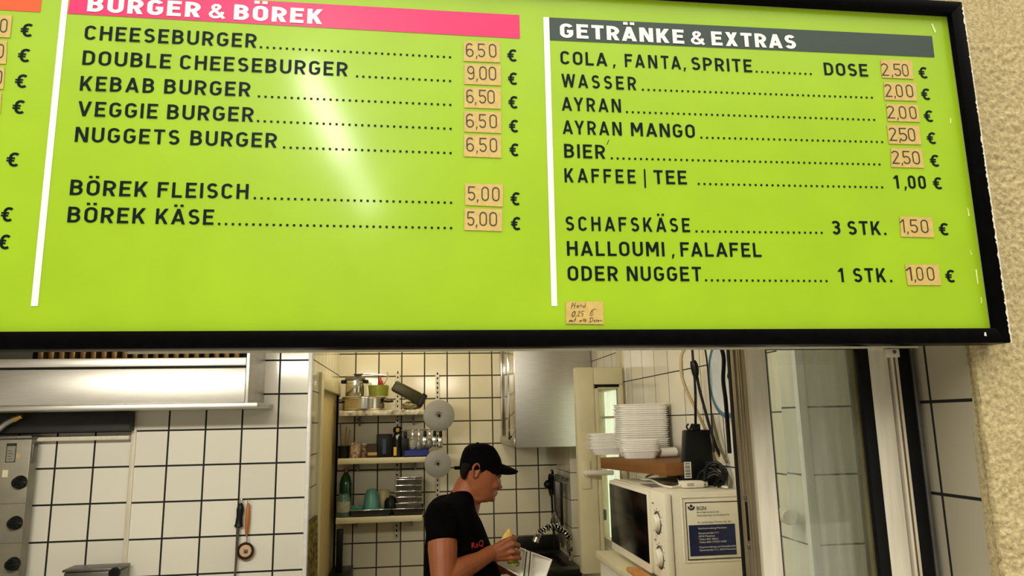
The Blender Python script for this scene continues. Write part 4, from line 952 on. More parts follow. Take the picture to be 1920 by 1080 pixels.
for i, (u, v0, v1, kd, lab) in enumerate(ut):
    X = wx(u, 806, 4.452); zt4 = zr+.002; zb4 = at(u, v1-8, 4.452).z; Yy = 4.450
    t = thing('hanging_utensil', lab, 'kitchen utensil', (X, Yy, zt4), 'utensils on the rail under the top shelf')
    MB().tube([(X, Yy+.010, zt4+.004), (X, Yy+.004, zt4+.008), (X, Yy, zt4), (X, Yy, zt4-.012)], .002, n=8).build('hook', m_chrome, t)
    zl = zt4-zb4
    if kd in ('b', 'k'):
        MB().box(X-.010, X+.010, Yy-.007, Yy+.007, zt4-zl*.42, zt4-.008, .005).build('handle', m_bplast, t)
        MB().box(X-(.022 if kd == 'b' else .013), X+(.022 if kd == 'b' else .013), Yy-.0015, Yy+.0015, zb4, zt4-zl*.42, .001).build('blade', m_bplast if kd == 'b' else m_steel2, t)
    else:
        MB().box(X-.006, X+.006, Yy-.0018, Yy+.0018, zb4+.045, zt4-.008, .0015).build('handle', m_steel2, t)
        MB().ball((X, Yy-.004, zb4+.026), .019, (1, .22, 1.45)).build('bowl', m_lid if i == 1 else m_dsteel, t)
# ---- lowest shelf: two long black trays carry the crockery
Y3 = 4.50; z3 = ZS3+.001
def tray(u0, u1, v0, v1, Yf, d, label):
    x0, x1 = wx(u0, v1, Yf), wx(u1, v1, Yf); h_ = .036; t = thing('black_tray', label, 'tray', ((x0+x1)/2, Yf, z3), 'black trays on the lowest shelf')
    mb = MB(); w_ = .005; i_ = .012
    mb.hexa([(x0+i_, Yf+i_, z3), (x1-i_, Yf+i_, z3), (x1-i_, Yf+d-i_, z3), (x0+i_, Yf+d-i_, z3), (x0+i_, Yf+i_, z3+w_), (x1-i_, Yf+i_, z3+w_), (x1-i_, Yf+d-i_, z3+w_), (x0+i_, Yf+d-i_, z3+w_)])
    for A in (((x0, Yf), (x1, Yf), (x1-i_, Yf+i_), (x0+i_, Yf+i_)), ((x0, Yf+d), (x1, Yf+d), (x1-i_, Yf+d-i_), (x0+i_, Yf+d-i_)), ((x0, Yf), (x0, Yf+d), (x0+i_, Yf+d-i_), (x0+i_, Yf+i_)), ((x1, Yf), (x1, Yf+d), (x1-i_, Yf+d-i_), (x1-i_, Yf+i_))):
        (a, b2_, c2_, d2_) = A; mb.prism([(a[0], a[1], z3+h_), (b2_[0], b2_[1], z3+h_), (c2_[0], c2_[1], z3), (d2_[0], d2_[1], z3)], (0, .003 if a[1] != Yf+d else -.003, .001))
    mb.build('pan', mat('black_enamel', (.014, .013, .012), .3, var=.3), t)
    rm = MB(); rm.box(x0-.003, x1+.003, Yf-.003, Yf+.003, z3+h_-.001, z3+h_+.004, .0015); rm.box(x0-.003, x1+.003, Yf+d-.003, Yf+d+.003, z3+h_-.001, z3+h_+.004, .0015)
    rm.box(x0-.003, x0+.003, Yf, Yf+d, z3+h_-.001, z3+h_+.004, .0015); rm.box(x1-.003, x1+.003, Yf, Yf+d, z3+h_-.001, z3+h_+.004, .0015)
    rm.build('rim', m_steel2, t); return x0, x1, z3+h_
tray(656, 733, 955, 968, YSH+.01, .24, 'black tray with steel rim under the teal cup, lowest shelf')
tray(736, 795, 950, 962, YSH+.01, .24, 'black tray with steel rim under the stacked metal plates, lowest shelf')
zt5 = z3+.006
# green bottle with red cap, in a glass behind
x0, x1 = wx(637, 900, 4.60), wx(660, 900, 4.60); c = ((x0+x1)/2, 4.60, z3); r_ = (x1-x0)/2; h_ = at(645, 879, 4.60).z-z3
t = thing('green_bottle', 'green bottle with red cap at the left end of the lowest shelf', 'bottle', c)
MB().lathe([(0, 0), (r_*.95, 0), (r_, .008), (r_, h_*.68), (r_*.7, h_*.83), (r_*.36, h_*.90), (r_*.34, h_*.95), (0, h_*.95)], c).build('bottle', mat('green_bottle_plastic', lin(8, 66, 34), .15, var=.2), t)
MB().lathe([(r_*.38, h_*.94), (r_*.40, h_), (0, h_)], c).build('cap', mat('red_plastic', (0, 0, 0)), t)
x0, x1 = wx(632, 935, 4.46), wx(657, 935, 4.46); c = ((x0+x1)/2, 4.465, z3); r_ = (x1-x0)/2; h_ = at(645, 926, 4.46).z-z3
t = thing('teal_jar', 'grey teal jar with pale label at the left front of the lowest shelf', 'jar', c)
MB().lathe([(0, 0), (r_*.95, 0), (r_, .008), (r_, h_*.8), (r_*.85, h_*.88), (r_*.85, h_), (0, h_)], c).build('jar', mat('teal_grey_glass', lin(70, 96, 84), .2, var=.2), t)
MB().lathe([(r_*1.005, h_*.22), (r_*1.012, h_*.24), (r_*1.012, h_*.66), (r_*1.005, h_*.68)], c).build('label', mat('pale_teal_label', lin(150, 152, 128), .5, nscale=60, var=.2), t)
teal = mat('teal_ceramic', lin(86, 150, 138), .35, var=.06, nscale=14)
x0, x1 = wx(681, 935, 4.52), wx(712, 935, 4.52); c = ((x0+x1)/2, 4.52, zt5); r_ = (x1-x0)/2; h_ = at(697, 917, 4.52).z-zt5
t = tag(MB().lathe([(r_*.9, 0), (r_, .003), (r_*.96, h_*.35), (r_*.80, h_*.78), (r_*.60, h_*.95), (r_*.5, h_), (r_*.45, h_*.99), (0, h_*.985)], c).build('teal_cup', teal), 'teal cup turned upside down on the lowest shelf', 'cup')
x0, x1 = wx(659, 940, 4.50), wx(678, 940, 4.50); c = ((x0+x1)/2, 4.50, zt5)
tag(MB().lathe([(0, 0), (.022, 0), (.040, .022), (.044, .05), (.041, .05), (.036, .024), (0, .006)], c).build('teal_bowl', teal), 'small teal bowl between the jar and the upturned teal cup', 'bowl')
x0 = wx(716, 940, 4.52); tag(MB().lathe([(0, 0), (.026, 0), (.040, .016), (.044, .034), (.041, .034), (.03, .012), (0, .006)], (x0+.012, 4.475, zt5)).build('teal_bowl', teal), 'low teal bowl right of the upturned teal cup', 'bowl')
c = at(719, 922, 4.58); R = Matrix.Rotation(math.radians(24), 3, 'Y')
t = thing('cream_jug', 'cream jug leaning in the shadows behind the teal cup', 'jug', (c.x, 4.62, zt5))
MB().lathe([(0, 0), (.035, 0), (.05, .04), (.046, .10), (.034, .125), (.03, .124), (.04, .09), (0, .02)], (c.x, 4.62, zt5)).build('body', mat('cream_ceramic', lin(206, 192, 146), .35), t)
MB().tube([(c.x+.045, 4.60, zt5+.10), (c.x+.075, 4.60, zt5+.085), (c.x+.07, 4.60, zt5+.04), (c.x+.045, 4.60, zt5+.03)], .006, n=8).build('handle', mat('cream_ceramic', (0, 0, 0)), t)
c = at(730, 940, 4.56); t = thing('black_kettle', 'squat black pot standing behind the stacked plates, lowest shelf', 'pot', (c.x+.012, 4.495, zt5))
MB().lathe([(0, 0), (.03, 0), (.04, .02), (.038, .07), (.026, .09), (0, .094)], (c.x+.012, 4.495, zt5)).build('body', m_bplast, t)
MB().lathe([(0, .012), (.01, .010), (.012, 0)], (c.x+.012, 4.495, zt5+.092)).build('lid_knob', m_bplast, t)
# pile of shallow metal trays (each its own thing)
x0, x1 = wx(741, 930, 4.45), wx(791, 930, 4.45); zs_, ze = zt5, at(766, 897, 4.45).z; n_ = 6; ph_ = (ze-zs_)/n_
def plate(zb):
    t = thing('metal_plate', 'shallow steel plate in the pile on the lowest shelf', 'plate', ((x0+x1)/2, 4.53, zb), 'pile of steel plates')
    mb = MB(); w_ = x1-x0; cxp = (x0+x1)/2; q = ph_*.80
    def lp(k, zz): return [(cxp+sx_*w_/2*k, 4.53+sy_*.08*k, zz) for sx_, sy_ in ((-1, -1), (1, -1), (1, 1), (-1, 1))]
    mb.rings([lp(.90, zb), lp(.95, zb+q*.5), lp(.985, zb+q), lp(.95, zb+q*.9), lp(.88, zb+.004)]); mb.build('dish', m_dsteel, t)
    rm = MB()
    for a_ in ((cxp-w_/2, cxp+w_/2, 4.448, 4.453), (cxp-w_/2, cxp+w_/2, 4.607, 4.612), (cxp-w_/2, cxp-w_/2+.005, 4.453, 4.607), (cxp+w_/2-.005, cxp+w_/2, 4.453, 4.607)): rm.box(*a_, zb+q-.003, zb+q+.0035, .0012)
    rm.build('rolled_edge', m_steel2, t); return t
p0_ = plate(zs_); rnd = random.Random(2)
for i in range(1, n_):
    dup(p0_, Vector(p0_.location)+Vector((rnd.uniform(-.004, .004), rnd.uniform(-.003, .003), ph_*i)), (0, rnd.uniform(-.025, .025), rnd.uniform(-.03, .03)))
# black post under the shelves and the dark unit it stands on
x0, x1 = wx(630, 1030, 4.5), wx(642, 1030, 4.5); zt6 = at(636, 983, 4.5).z
z6 = at(640, 1072, 4.5).z
t = MB().box(x0, x1, 4.50, 4.54, z6, zt6-.03, .004).build('black_post', m_bplast); tag(t, 'black square post below the lowest shelf, beside the doorway', 'post')
x0, x1 = wx(624, 1074, 4.40), wx(652, 1074, 4.40)
t = thing('dark_cabinet', 'dark low cabinet in the back corner under the black post', 'cabinet', ((x0+x1)/2, 4.5, 0))
MB().box(x0-.02, x1, 4.40, YB-.01, .02, z6-.022, .004).build('body', m_bplast, t); MB().box(x0-.022, x1+.008, 4.385, YB-.008, z6-.020, z6-.001, .004).build('top', m_bplast, t)
# ------------------------------------------------------------------ steel wall cabinet / hood over the sink
f0 = at(972, 839, 3.95); YC0 = 3.95; xc0 = at(966, 750, YC0).x; xc1 = at(1103, 720, YC0).x+.02; zc0 = (at(972, 839, YC0).z+at(1090, 838, YC0).z)/2
YC1 = atx(936, 800, xc0).y; YC1 = min(YC1, YB-.02)
cab = thing('steel_wall_cabinet', 'brushed steel wall cabinet hanging above the sink on the back wall', 'wall cabinet', ((xc0+xc1)/2, YC0, zc0))
MB().box(xc0+.003, xc1, YC0+.05, YB-.006, zc0+.006, CEIL-.02, .002).build('carcass', m_steel2, cab)
MB().box(xc0, xc1, YC0, YC0+.022, zc0, CEIL-.02, .004).build('door', m_steel, cab)
MB().box(xc0+.012, xc1-.01, YC0+.022, YC0+.05, zc0+.008, CEIL-.03).build('dark_door_gap', m_rubber, cab)  # black filler painting the dark gap behind the door
s_ = MB(); yy1 = YB-.03
for y_ in (YC0+.30, yy1-.10): s_.box(xc0-.005, xc0+.004, y_-.012, y_+.012, zc0+.05, CEIL-.03, .003)
s_.build('edge_profile', m_chrome, cab)
MB().box(xc0-.003, xc0+.004, YC0+.06, YB-.02, zc0+.006, zc0+.05, .002).build('bottom_rail', m_steel, cab)
MB().box(xc0-.010, xc0+.004, YC0+.22, YC0+.26, zc0+.04, zc0+.06, .003).build('door_stop', m_bplast, cab)
# ------------------------------------------------------------------ casement with lever handle, open at right angles to the right wall
YCa = YRJ-.012; xa0 = at(1078, 800, YCa).x; xa1 = XR-.014; za1 = at(1120, 690, YCa).z; za0 = at(1120, 1062, YCa).z-.02
cs = thing('casement_window', 'cream framed casement window leaf with lever handle, opened into the kitchen', 'window leaf', (xa1, YCa, za0))
u1 = at(1112, 800, YCa).x; zi1 = at(1120, 722, YCa).z; zi0 = at(1150, 962, YCa).z-.09
zi0 = at(1150, 1040, YCa).z; zi0 = max(zi0, za0+.03)
mb = MB(); mb.box(xa0, u1, YCa-.045, YCa, za0, za1, .004); mb.box(u1, xa1, YCa-.045, YCa, zi1, za1, .004); mb.box(u1, xa1, YCa-.045, YCa, za0, zi0, .004); mb.box(xa1-.022, xa1, YCa-.045, YCa, zi0, zi1, .004)
mb.build('leaf_frame', m_cream, cs)
mb = MB(); w_ = .022; mb.box(u1, u1+w_, YCa-.038, YCa-.008, zi0, zi1, .004); mb.box(u1, xa1-.022, YCa-.038, YCa-.008, zi1-.02, zi1, .004); mb.build('inner_bead', m_cream, cs)
MB().box(u1+.004, xa1-.02, YCa-.050, YCa-.044, at(1140, 722, YCa).z-.010, at(1140, 722, YCa).z, .001).build('dark_seal', m_rubber, cs)
MB().box(u1+w_, xa1-.022, YCa-.022, YCa-.018, zi0, zi1).build('pane', bpy.data.materials['streaky_window_glass'], cs, smooth=0)
hp = at(1098, 890, YCa-.045)
pl = MB().box(hp.x-.020, hp.x+.022, YCa-.052, YCa-.045, at(1098, 915, YCa).z, at(1098, 862, YCa).z, .003).build('handle_plate', m_cream, cs)
hv = MB(); hl = at(1150, 886, YCa-.09); hv.cyl((hp.x, YCa-.05, hp.z+.008), (hp.x, YCa-.085, hp.z+.008), .012, .012, 16); hv.tube([(hp.x-.006, YCa-.088, hp.z+.010), (hp.x+.03, YCa-.09, hp.z+.010), (hl.x, YCa-.09, hl.z)], lambda t: .013-.003*t, n=14); hv.build('lever_handle', m_wplast, pl)
# red and white pole leaning behind the leaf
a_ = at(1121, 918, 3.62); b_ = at(1131, 1036, 3.62)
t = thing('red_pole', 'thin red pole standing behind the glass of the casement leaf', 'pole', (b_.x+.03, 3.62, 0))
d_ = (b_-a_); MB().cyl(a_, a_+d_*1.0, .009, .011, 12).build('red_sleeve', mat('red_plastic', (0, 0, 0)), t); MB().cyl(a_+d_, Vector((b_.x+.03, 3.62, .0)), .009, .009, 12).build('lower_pole', m_wplast, t)
MB().box(at(1127, 960, 3.62).x+.0, at(1136, 960, 3.62).x, 3.605, 3.63, at(1130, 975, 3.62).z, at(1130, 955, 3.62).z, .004).build('clip', m_bplast, t)
# ------------------------------------------------------------------ sink corner
ZK = at(1040, 1064, 4.1).z; xk0 = at(985, 1064, 4.05).x
sk = thing('sink_unit', 'dark steel sink unit in the back right corner', 'sink', ((xk0+XR2)/2, 4.3, 0))
MB().box(xk0, XR2-.005, 4.05, YB-.01, .05, ZK-.03, .004).build('cabinet', m_sink, sk)
mb = MB(); mb.box(xk0-.01, XR2-.004, 4.03, 4.12, ZK-.03, ZK, .004); mb.box(xk0-.01, XR2-.004, YB-.10, YB-.006, ZK-.03, ZK, .004); mb.box(xk0-.01, xk0+.06, 4.12, YB-.1, ZK-.03, ZK, .003); mb.box(XR2-.06, XR2-.004, 4.12, YB-.1, ZK-.03, ZK, .003)
mb.box(xk0+.05, XR2-.05, 4.11, YB-.09, ZK-.20, ZK-.19); mb.build('top_with_basin', m_sink, sk)
MB().box(xk0, XR2-.005, YB-.02, YB-.006, ZK, at(1000, 1004, YB).z, .002).build('upstand', m_sink, sk)
mb = MB(); zl_ = at(1000, 1003, YB).z; mb.box(wx(955, 1003, YB), XR2-.004, YB-.016, YB-.004, zl_-.012, zl_+.002, .002); mb = mb.build('tile_ledge', m_dsteel); tag(mb, 'thin dark ledge on the back tiles above the sink', 'ledge')
# spring hose tap
YT = 4.27
P_ = [at(u, v, YT) for u, v in ((1071, 1090), (1071, 1040), (1068, 1012), (1058, 996), (1042, 987), (1025, 989), (1012, 998), (1007, 1008))]
P_[0].z = ZK+.001
tap = thing('spring_hose_tap', 'steel tap with arched spring hose over the sink', 'tap', (P_[0].x, YT, ZK))
MB().tube([P_[0], P_[1], P_[2]], .012, n=12).build('standpipe', m_steel2, tap)
MB().tube(P_[1:], .010, n=10).build('hose', m_rubber, tap)
sp = MB(); Q = []
N_ = 260
cur = [Vector(p) for p in P_[2:]]
def along(t):
    k = t*(len(cur)-1); i = min(int(k), len(cur)-2); return cur[i].lerp(cur[i+1], k-i), (cur[i+1]-cur[i]).normalized()
for i in range(N_+1):
    p, d = along(i/N_); e1 = Vector((0, 1, 0)); e2 = d.cross(e1).normalized(); a = 2*PI*15*i/N_
    Q.append(p+e1*math.cos(a)*.0165+e2*math.sin(a)*.0165)
sp.tube(Q, .0042, n=6, sub=1); sp.build('spring', m_chrome, tap)
MB().cyl(P_[-1]+Vector((.003, 0, .006)), P_[-1]+Vector((-.010, 0, -.022)), .016, .019, 16).build('spray_head', m_chrome, tap)
MB().box(P_[2].x-.014, P_[2].x+.014, YT-.016, YT+.016, P_[1].z+.02, P_[1].z+.045, .004).build('clamp', m_dsteel, tap)
# utensils hanging in the dark corner
rail_z = at(1060, 896, 4.42).z; ya_ = 4.34; xq = XR2-.03
t = thing('corner_rail', 'dark utensil rail on the right wall of the sink corner', 'rail', (xq, 4.45, rail_z))
MB().cyl((xq, 4.32, rail_z), (xq, YB-.004, rail_z), .006, .006, 10).build('bar', m_dsteel, t)
for y_ in (4.345, 4.66): MB().cyl((xq, y_, rail_z), (XR2-.001, y_, rail_z), .005, .005, 8).build('arm', m_dsteel, t)
labs = ['black ladle with a wide bowl hanging furthest back in the sink corner', 'dark skimmer hanging beside the black ladle in the sink corner', 'dark steel spatula in the middle of the sink corner rail', 'dark steel spoon on the sink corner rail, before the spatula', 'black turner hanging nearest the casement on the sink corner rail']
for i, y_ in enumerate((4.53, 4.48, 4.43, 4.38, 4.345)):
    X = xq-.018; L_ = (.34, .30, .37, .33, .38)[i]; t = thing('hanging_utensil', labs[i], 'kitchen utensil', (X, y_, rail_z), 'utensils in the sink corner')
    MB().tube([(X+.018, y_, rail_z+.010), (X+.004, y_, rail_z+.012), (X, y_, rail_z-.01), (X, y_, rail_z-.03)], .003, n=8).build('hook', m_dsteel, t)
    MB().box(X-.008, X+.008, y_-.010, y_+.010, rail_z-L_*.7, rail_z-.02, .004).build('handle', m_bplast if i in (0, 4) else m_dsteel, t)
    if i in (0, 1, 3): MB().ball((X-.01, y_, rail_z-L_*.8), .045, (.55, .8, 1)).build('bowl', m_bplast if i == 0 else m_dsteel, t)
    else: MB().box(X-.004, X+.004, y_-.035, y_+.035, rail_z-L_, rail_z-L_*.68, .003).build('blade', m_dsteel, t)
# upright ladle whose bowl shows above the rail
c = at(1030, 908, 4.655); t = thing('black_ladle', 'black ladle standing upright against the tiles of the sink corner', 'ladle', (c.x, 4.655, ZK))
MB().ball(c, .036, (1, .7, .8)).build('bowl', m_bplast, t); MB().tube([c+Vector((.012, 0, -.02)), at(1036, 960, 4.655), at(1039, 1010, 4.655), Vector((at(1041, 1050, 4.655).x, 4.655, ZK+.006))], .007, n=8).build('handle', m_bplast, t)
c = at(1052, 893, 4.61); t = thing('black_pan', 'black pan hanging by its edge at the top of the sink corner', 'pan', c)
MB().lathe([(0, 0), (.055, 0), (.07, .03), (.066, .03), (.052, .006), (0, .005)], (XR2-.034, 4.62, c.z-.05), (-1, 0, 0), 28).build('pan', m_bplast, t)
MB().tube([(XR2-.045, 4.62, c.z+.018), (XR2-.05, 4.60, c.z+.035), (XR2-.06, 4.57, c.z+.04)], .008, n=8).build('handle', m_bplast, t)
# ------------------------------------------------------------------ microwave corner by the right wall
XM, YM0, YM1, ZM0, ZM1 = .6745, 2.0, 2.54, 1.266, 1.499; XM1 = .905
cu = thing('side_counter', 'tall pale counter unit along the right wall carrying the microwave', 'counter', (.75, 2.1, 0))
MB().box(.635, XR-.004, 1.80, 2.60, 0, 1.225, .004).build('body', m_wplast, cu); MB().box(.622, XR-.003, 1.79, 2.612, 1.226, 1.252, .004).build('worktop', m_shelf, cu)
mw = thing('microwave', 'white microwave with black door and two round dials on the side counter', 'microwave', ((XM+XM1)/2, (YM0+YM1)/2, 1.252))
m_mw = mat('off_white_enamel', lin(224, 217, 194), .38, var=.05, nscale=9)
MB().box(XM+.024, XM1, YM0+.004, YM1-.004, ZM0, ZM1, .005).build('body', m_mw, mw)
for x_ in (XM+.05, XM1-.04):
    for y_ in (YM0+.04, YM1-.04): MB().cyl((x_, y_, 1.2525), (x_, y_, ZM0+.002), .014, n=14).build('foot', m_bplast, mw)
MB().box(XM, XM+.022, YM0, YM1, ZM0-.002, ZM1, .006).build('front_fascia', m_mw, mw)
yd = atx(1221, 950, XM).y; zg1 = atx(1148, 905, XM).z-.004
door = MB().box(XM-.012, XM+.001, yd, YM1-.002, ZM0+.002, ZM1-.003, .004).build('door', m_mw, mw)
MB().box(XM-.0135, XM-.010, yd+.003, YM1-.010, ZM0+.028, ZM1-.014, .001).build('door_glass', mat('black_door_glass', (.002, .002, .002), .16, var=.1, spec=.12), door)
for v in (980, 1045):
    c = atx(1233 if v == 980 else 1238, v, XM); R_ = .031
    k = MB().lathe([(0, .013), (R_*.60, .013), (R_*.70, .010), (R_*.74, .003), (R_*.78, .0)], (XM, c.y, c.z), (-1, 0, 0), 32).build('dial', m_mw, mw)
    MB().lathe([(R_*.80, .0), (R_*.86, .0018), (R_, .0018), (R_*1.05, 0)], (XM, c.y, c.z), (-1, 0, 0), 32).build('dial_ring', m_dsteel, k)
    MB().box(XM-.018, XM-.011, c.y-.004, c.y+.004, c.z-.022, c.z+.022, .003).build('grip', m_mw, k)
    q = atx(1224 if v == 980 else 1229, 943 if v == 980 else 1012, XM); MB().box(XM-.0012, XM+.001, q.y-.008, q.y+.008, q.z-.0012, q.z+.0012).build('print_mark', m_pen, mw)
    mk = MB()
    for i in range(9):
        a = math.radians(-40+i*32); yy_, zz_ = c.y+math.cos(a)*R_*1.22, c.z+math.sin(a)*R_*1.22; mk.box(XM-.0010, XM+.001, yy_-.0015, yy_+.0015, zz_-.0015, zz_+.0015)
    mk.build('dial_marks', m_pen, mw)
# pressed panel on the flank and the information plate
p0 = at(1277, 932, YM0); z0_ = at(1287, 1056, YM0).z
mb = MB()
for a in ((p0.x, XM1-.004, p0.z-.004, p0.z), (p0.x, XM1-.004, z0_, z0_+.004), (p0.x, p0.x+.004, z0_, p0.z)): mb.box(a[0], a[1], YM0+.0015, YM0+.006, a[2], a[3], .0015)
mb.build('pressed_panel_edge', m_mw, mw)
YPL = YM0+.0025
def L(u, v, k=0): p = at(1130+u/4.91, 860+v/4.91, YM0+.002); return Vector((p.x, YPL-.0012-.0004*k, p.z))
tl = L(752, 404); bl_ = L(793, 935); xpl = (tl.x+bl_.x)/2; xpr = XM1-.012
plate_ = MB().box(xpl, xpr, YPL-.001, YPL+.002, bl_.z, tl.z, .0006).build('info_plate', mat('cream_plate', lin(222, 216, 190), .4, var=.03), mw, label='cream and navy printed plate')
mb = MB(); e_w = .0022
for a in ((xpl, xpr, tl.z-e_w, tl.z), (xpl, xpr, bl_.z, bl_.z+e_w), (xpl, xpl+e_w, bl_.z, tl.z)): mb.box(a[0], a[1], YPL-.0016, YPL-.0008, a[2], a[3])
mb.build('plate_border', m_ink, plate_)
navy = mat('navy_print', lin(14, 24, 66), .4, var=.1)
b0 = L(808, 900); b1 = L(790, 614); xb0 = (b0.x+b1.x)/2; xb1 = L(1235, 888).x
MB().box(xb0, xb1, YPL-.0018, YPL-.0009, b0.z, b1.z).build('navy_field', navy, plate_)
mb = MB()
def line(txt, u0, v, u1, size):
    a = L(u0, v, 3); b_ = L(u1, v, 3); ex = Vector((1, 0, 0)); font_text(mb, txt, a, ex, (0, 0, 1), size, (b_-a).length)
s0 = (tl-bl_).z/533
line('BGN', 862, 474, 950, 52*s0)
line('Berufsgenossenschaft', 864, 500, 1070, 22*s0); line('Nahrungsmittel und Gastgewerbe', 866, 530, 1165, 22*s0); line('Ihr zuständiger Partner für die', 872, 594, 1180, 24*s0)
mb.build('dark_lettering', m_ink, plate_, smooth=0)
mb = MB()
for t_, u0, v, u1 in (('Bezirksverwaltung Mannheim', 878, 650, 1140), ('Dynamostraße 7-11', 880, 694, 1065), ('68165 Mannheim', 882, 722, 1032), ('Telefon 0621 4456-0', 884, 750, 1062), ('Telefax 0800 1977553-16200', 887, 777, 1138), ('Hauptverwaltung und Geschäftsstelle', 889, 822, 1224), ('Dynamostraße 7-11, 68165 Mannheim', 891, 850, 1226)): line(t_, u0, v, u1, 23*s0)
mb.build('pale_lettering', m_wplast, plate_, smooth=0)
lg = MB(); c = L(812, 436, 2); r0_ = 14*s0
lg.poly([c+Vector((r0_*math.cos(2*PI*i/20), 0, r0_*math.sin(2*PI*i/20))) for i in range(20)])
o_ = c+Vector((0, 0, -4*s0)); A1 = [o_+Vector((36*s0*math.cos(a), 0, 36*s0*math.sin(a))) for a in [math.radians(180+18*i) for i in range(11)]]; A2 = [o_+Vector((20*s0*math.cos(a), 0, 20*s0*math.sin(a))) for a in [math.radians(180+18*i) for i in range(11)]]
for i in range(10): lg.poly([A1[i], A1[i+1], A2[i+1], A2[i]])
lg.build('emblem', navy, plate_, smooth=0)
# top vents
mb = MB()
for i in range(7): mb.box(.70, .80, 2.18+i*.018, 2.186+i*.018, ZM1-.0008, ZM1+.0008)
mb.build('top_vents', m_dsteel, mw)
# ---- brown board on the right wall behind the microwave, loaded with foam boxes
ZT0 = ZM1+.0015
ZS0 = 1.530; hb = .038
A = atz(1249, 893, ZS0); B = atz(1126, 878, ZS0); A.z = B.z = ZS0
cbx = thing('wall_board', 'brown wooden shelf board on the right wall carrying the white foam trays', 'shelf', ((A.x+B.x)/2, (A.y+B.y)/2, ZS0))
Z = Vector((0, 0, hb)); xw = XR-.001
loop = [A, B, Vector((xw, B.y+.04, ZS0)), Vector((xw, A.y+.02, ZS0))]
MB().prism([q+Z for q in loop], -Z, .003).build('board', mat('brown_shelf_wood', lin(118, 74, 28), .55, var=.14, nscale=9, stretch=(1, .6, 8)), cbx)
for y_ in (A.y+.10, B.y-.08): MB().prism([(xw, y_, ZS0-.001), (xw-.14, y_, ZS0-.001), (xw-.13, y_, ZS0-.012), (xw, y_, ZS0-.025)], (0, .012, 0), .001).build('bracket', m_dsteel, cbx)
# ---- nested foam food boxes
def foam_tray(loc, w_, d_, h_, rot, label, group):
    t = thing('foam_tray', label, 'food tray', loc, group, (0, 0, rot)); n = 5
    def lp(k, z, inset=0):
        out = []
        for sx_, sy_, a0 in ((1, 1, 0), (-1, 1, 90), (-1, -1, 180), (1, -1, 270)):
            for i in range(n+1):
                a = math.radians(a0+90*i/n); r_ = .022*k
                out.append((sx_*(w_/2*k-inset-r_)+r_*math.cos(a), sy_*(d_/2*k-inset-r_)+r_*math.sin(a), z))
        return out
    mb = MB(); mb.rings([lp(.76, 0), lp(.95, h_*.9), lp(1.0, h_*.92), lp(1.0, h_), lp(.95, h_), lp(.76, .004, .002)]); mb.build('tray', m_foam, t, local=True)
    return t
ztp = ZS0+hb+.001; rnd = random.Random(11)
def stack(px, py, w_, d_, rot, n, pitch, h_, labtop, lab, group, z0=ztp):
    t0 = foam_tray((px, py, z0), w_, d_, h_, rot, lab, group)
    for i in range(1, n):
        q = dup(t0, (px+rnd.uniform(-.002, .002), py+rnd.uniform(-.002, .002), z0+pitch*i), (0, 0, rot+rnd.uniform(-.02, .02)), labtop if i == n-1 else None)
r1_ = math.radians(-12)
stack(.818, 2.64, .180, .14, math.radians(-3), 21, .0076, .034, 'topmost white foam tray of the tallest stack on the brown board', 'white foam tray inside the tallest stack on the brown board', 'foam trays, tall stack')
stack(.757, 2.845, .180, .12, math.radians(-6), 10, .0060, .026, 'topmost white foam tray of the left stack, nearest the casement', 'white foam tray inside the left stack at the far end of the brown board', 'foam trays, left stack')
stack(.766, 2.500, .132, .095, math.radians(-8), 7, .0060, .026, 'topmost white foam tray of the low stack before the tall one', 'white foam tray inside the low stack in front of the tall one', 'foam trays, low stack')
c = Vector((.864, 2.49, ztp))
t = thing('foam_cup', 'small white foam cup lying on its side on the brown board', 'cup', (c.x, c.y, c.z))
R_ = .0165; cz = ztp+R_+.001; cc = Vector((.864, 2.490, cz)); dd = Vector((1, .25, 0)).normalized()
MB().lathe([(0, -.032), (R_*.80, -.032), (R_*.92, -.028), (R_, .02), (R_, .028), (R_*.9, .030), (R_*.8, -.02), (0, -.025)], cc, dd, 24).build('cup', m_foam, t)
# ---- black router standing on the microwave
YR0 = 2.18
x0 = at(1283, 900, YR0).x; x1 = at(1343, 900, YR0).x; xt0 = at(1287, 808, YR0).x; xt1 = at(1333, 808, YR0).x; zr1 = at(1310, 806, YR0).z
rt = thing('black_router', 'black tapered plastic device with barcode sticker standing on the microwave', 'electronic device', ((x0+x1)/2, YR0, ZT0))
MB().hexa([(x0, YR0, ZT0), (x1, YR0, ZT0), (x1, YR0+.045, ZT0), (x0, YR0+.045, ZT0), (xt0, YR0+.006, zr1), (xt1, YR0+.006, zr1), (xt1, YR0+.040, zr1), (xt0, YR0+.040, zr1)], .004).build('housing', m_bplast, rt)
s0_ = at(1283, 897, YR0); s1_ = at(1295, 866, YR0)
bc = MB().prism([(s0_.x+.001, YR0-.0012, s0_.z), (s1_.x, YR0-.0012, s0_.z), (s1_.x+.001, YR0+.0012, s1_.z), (s0_.x+.0025, YR0+.0012, s1_.z)], (0, .0008, 0)).build('barcode_sticker', m_wplast, rt, smooth=0, label='white barcode sticker')
mb = MB(); zz = s0_.z+.004
for w_ in (.002, .001, .003, .001, .002, .002, .001, .003, .001, .001, .002):
    k_ = (zz-s0_.z)/(s1_.z-s0_.z); mb.prism([(s0_.x+.004, YR0-.0018+.0024*k_, zz), (s1_.x-.003, YR0-.0018+.0024*k_, zz), (s1_.x-.003, YR0-.0018+.0024*k_, zz+w_), (s0_.x+.004, YR0-.0018+.0024*k_, zz+w_)], (0, .0004, 0)); zz += w_+.0022
mb.build('barcode_lines', m_pen, bc, smooth=0)
mb = MB()
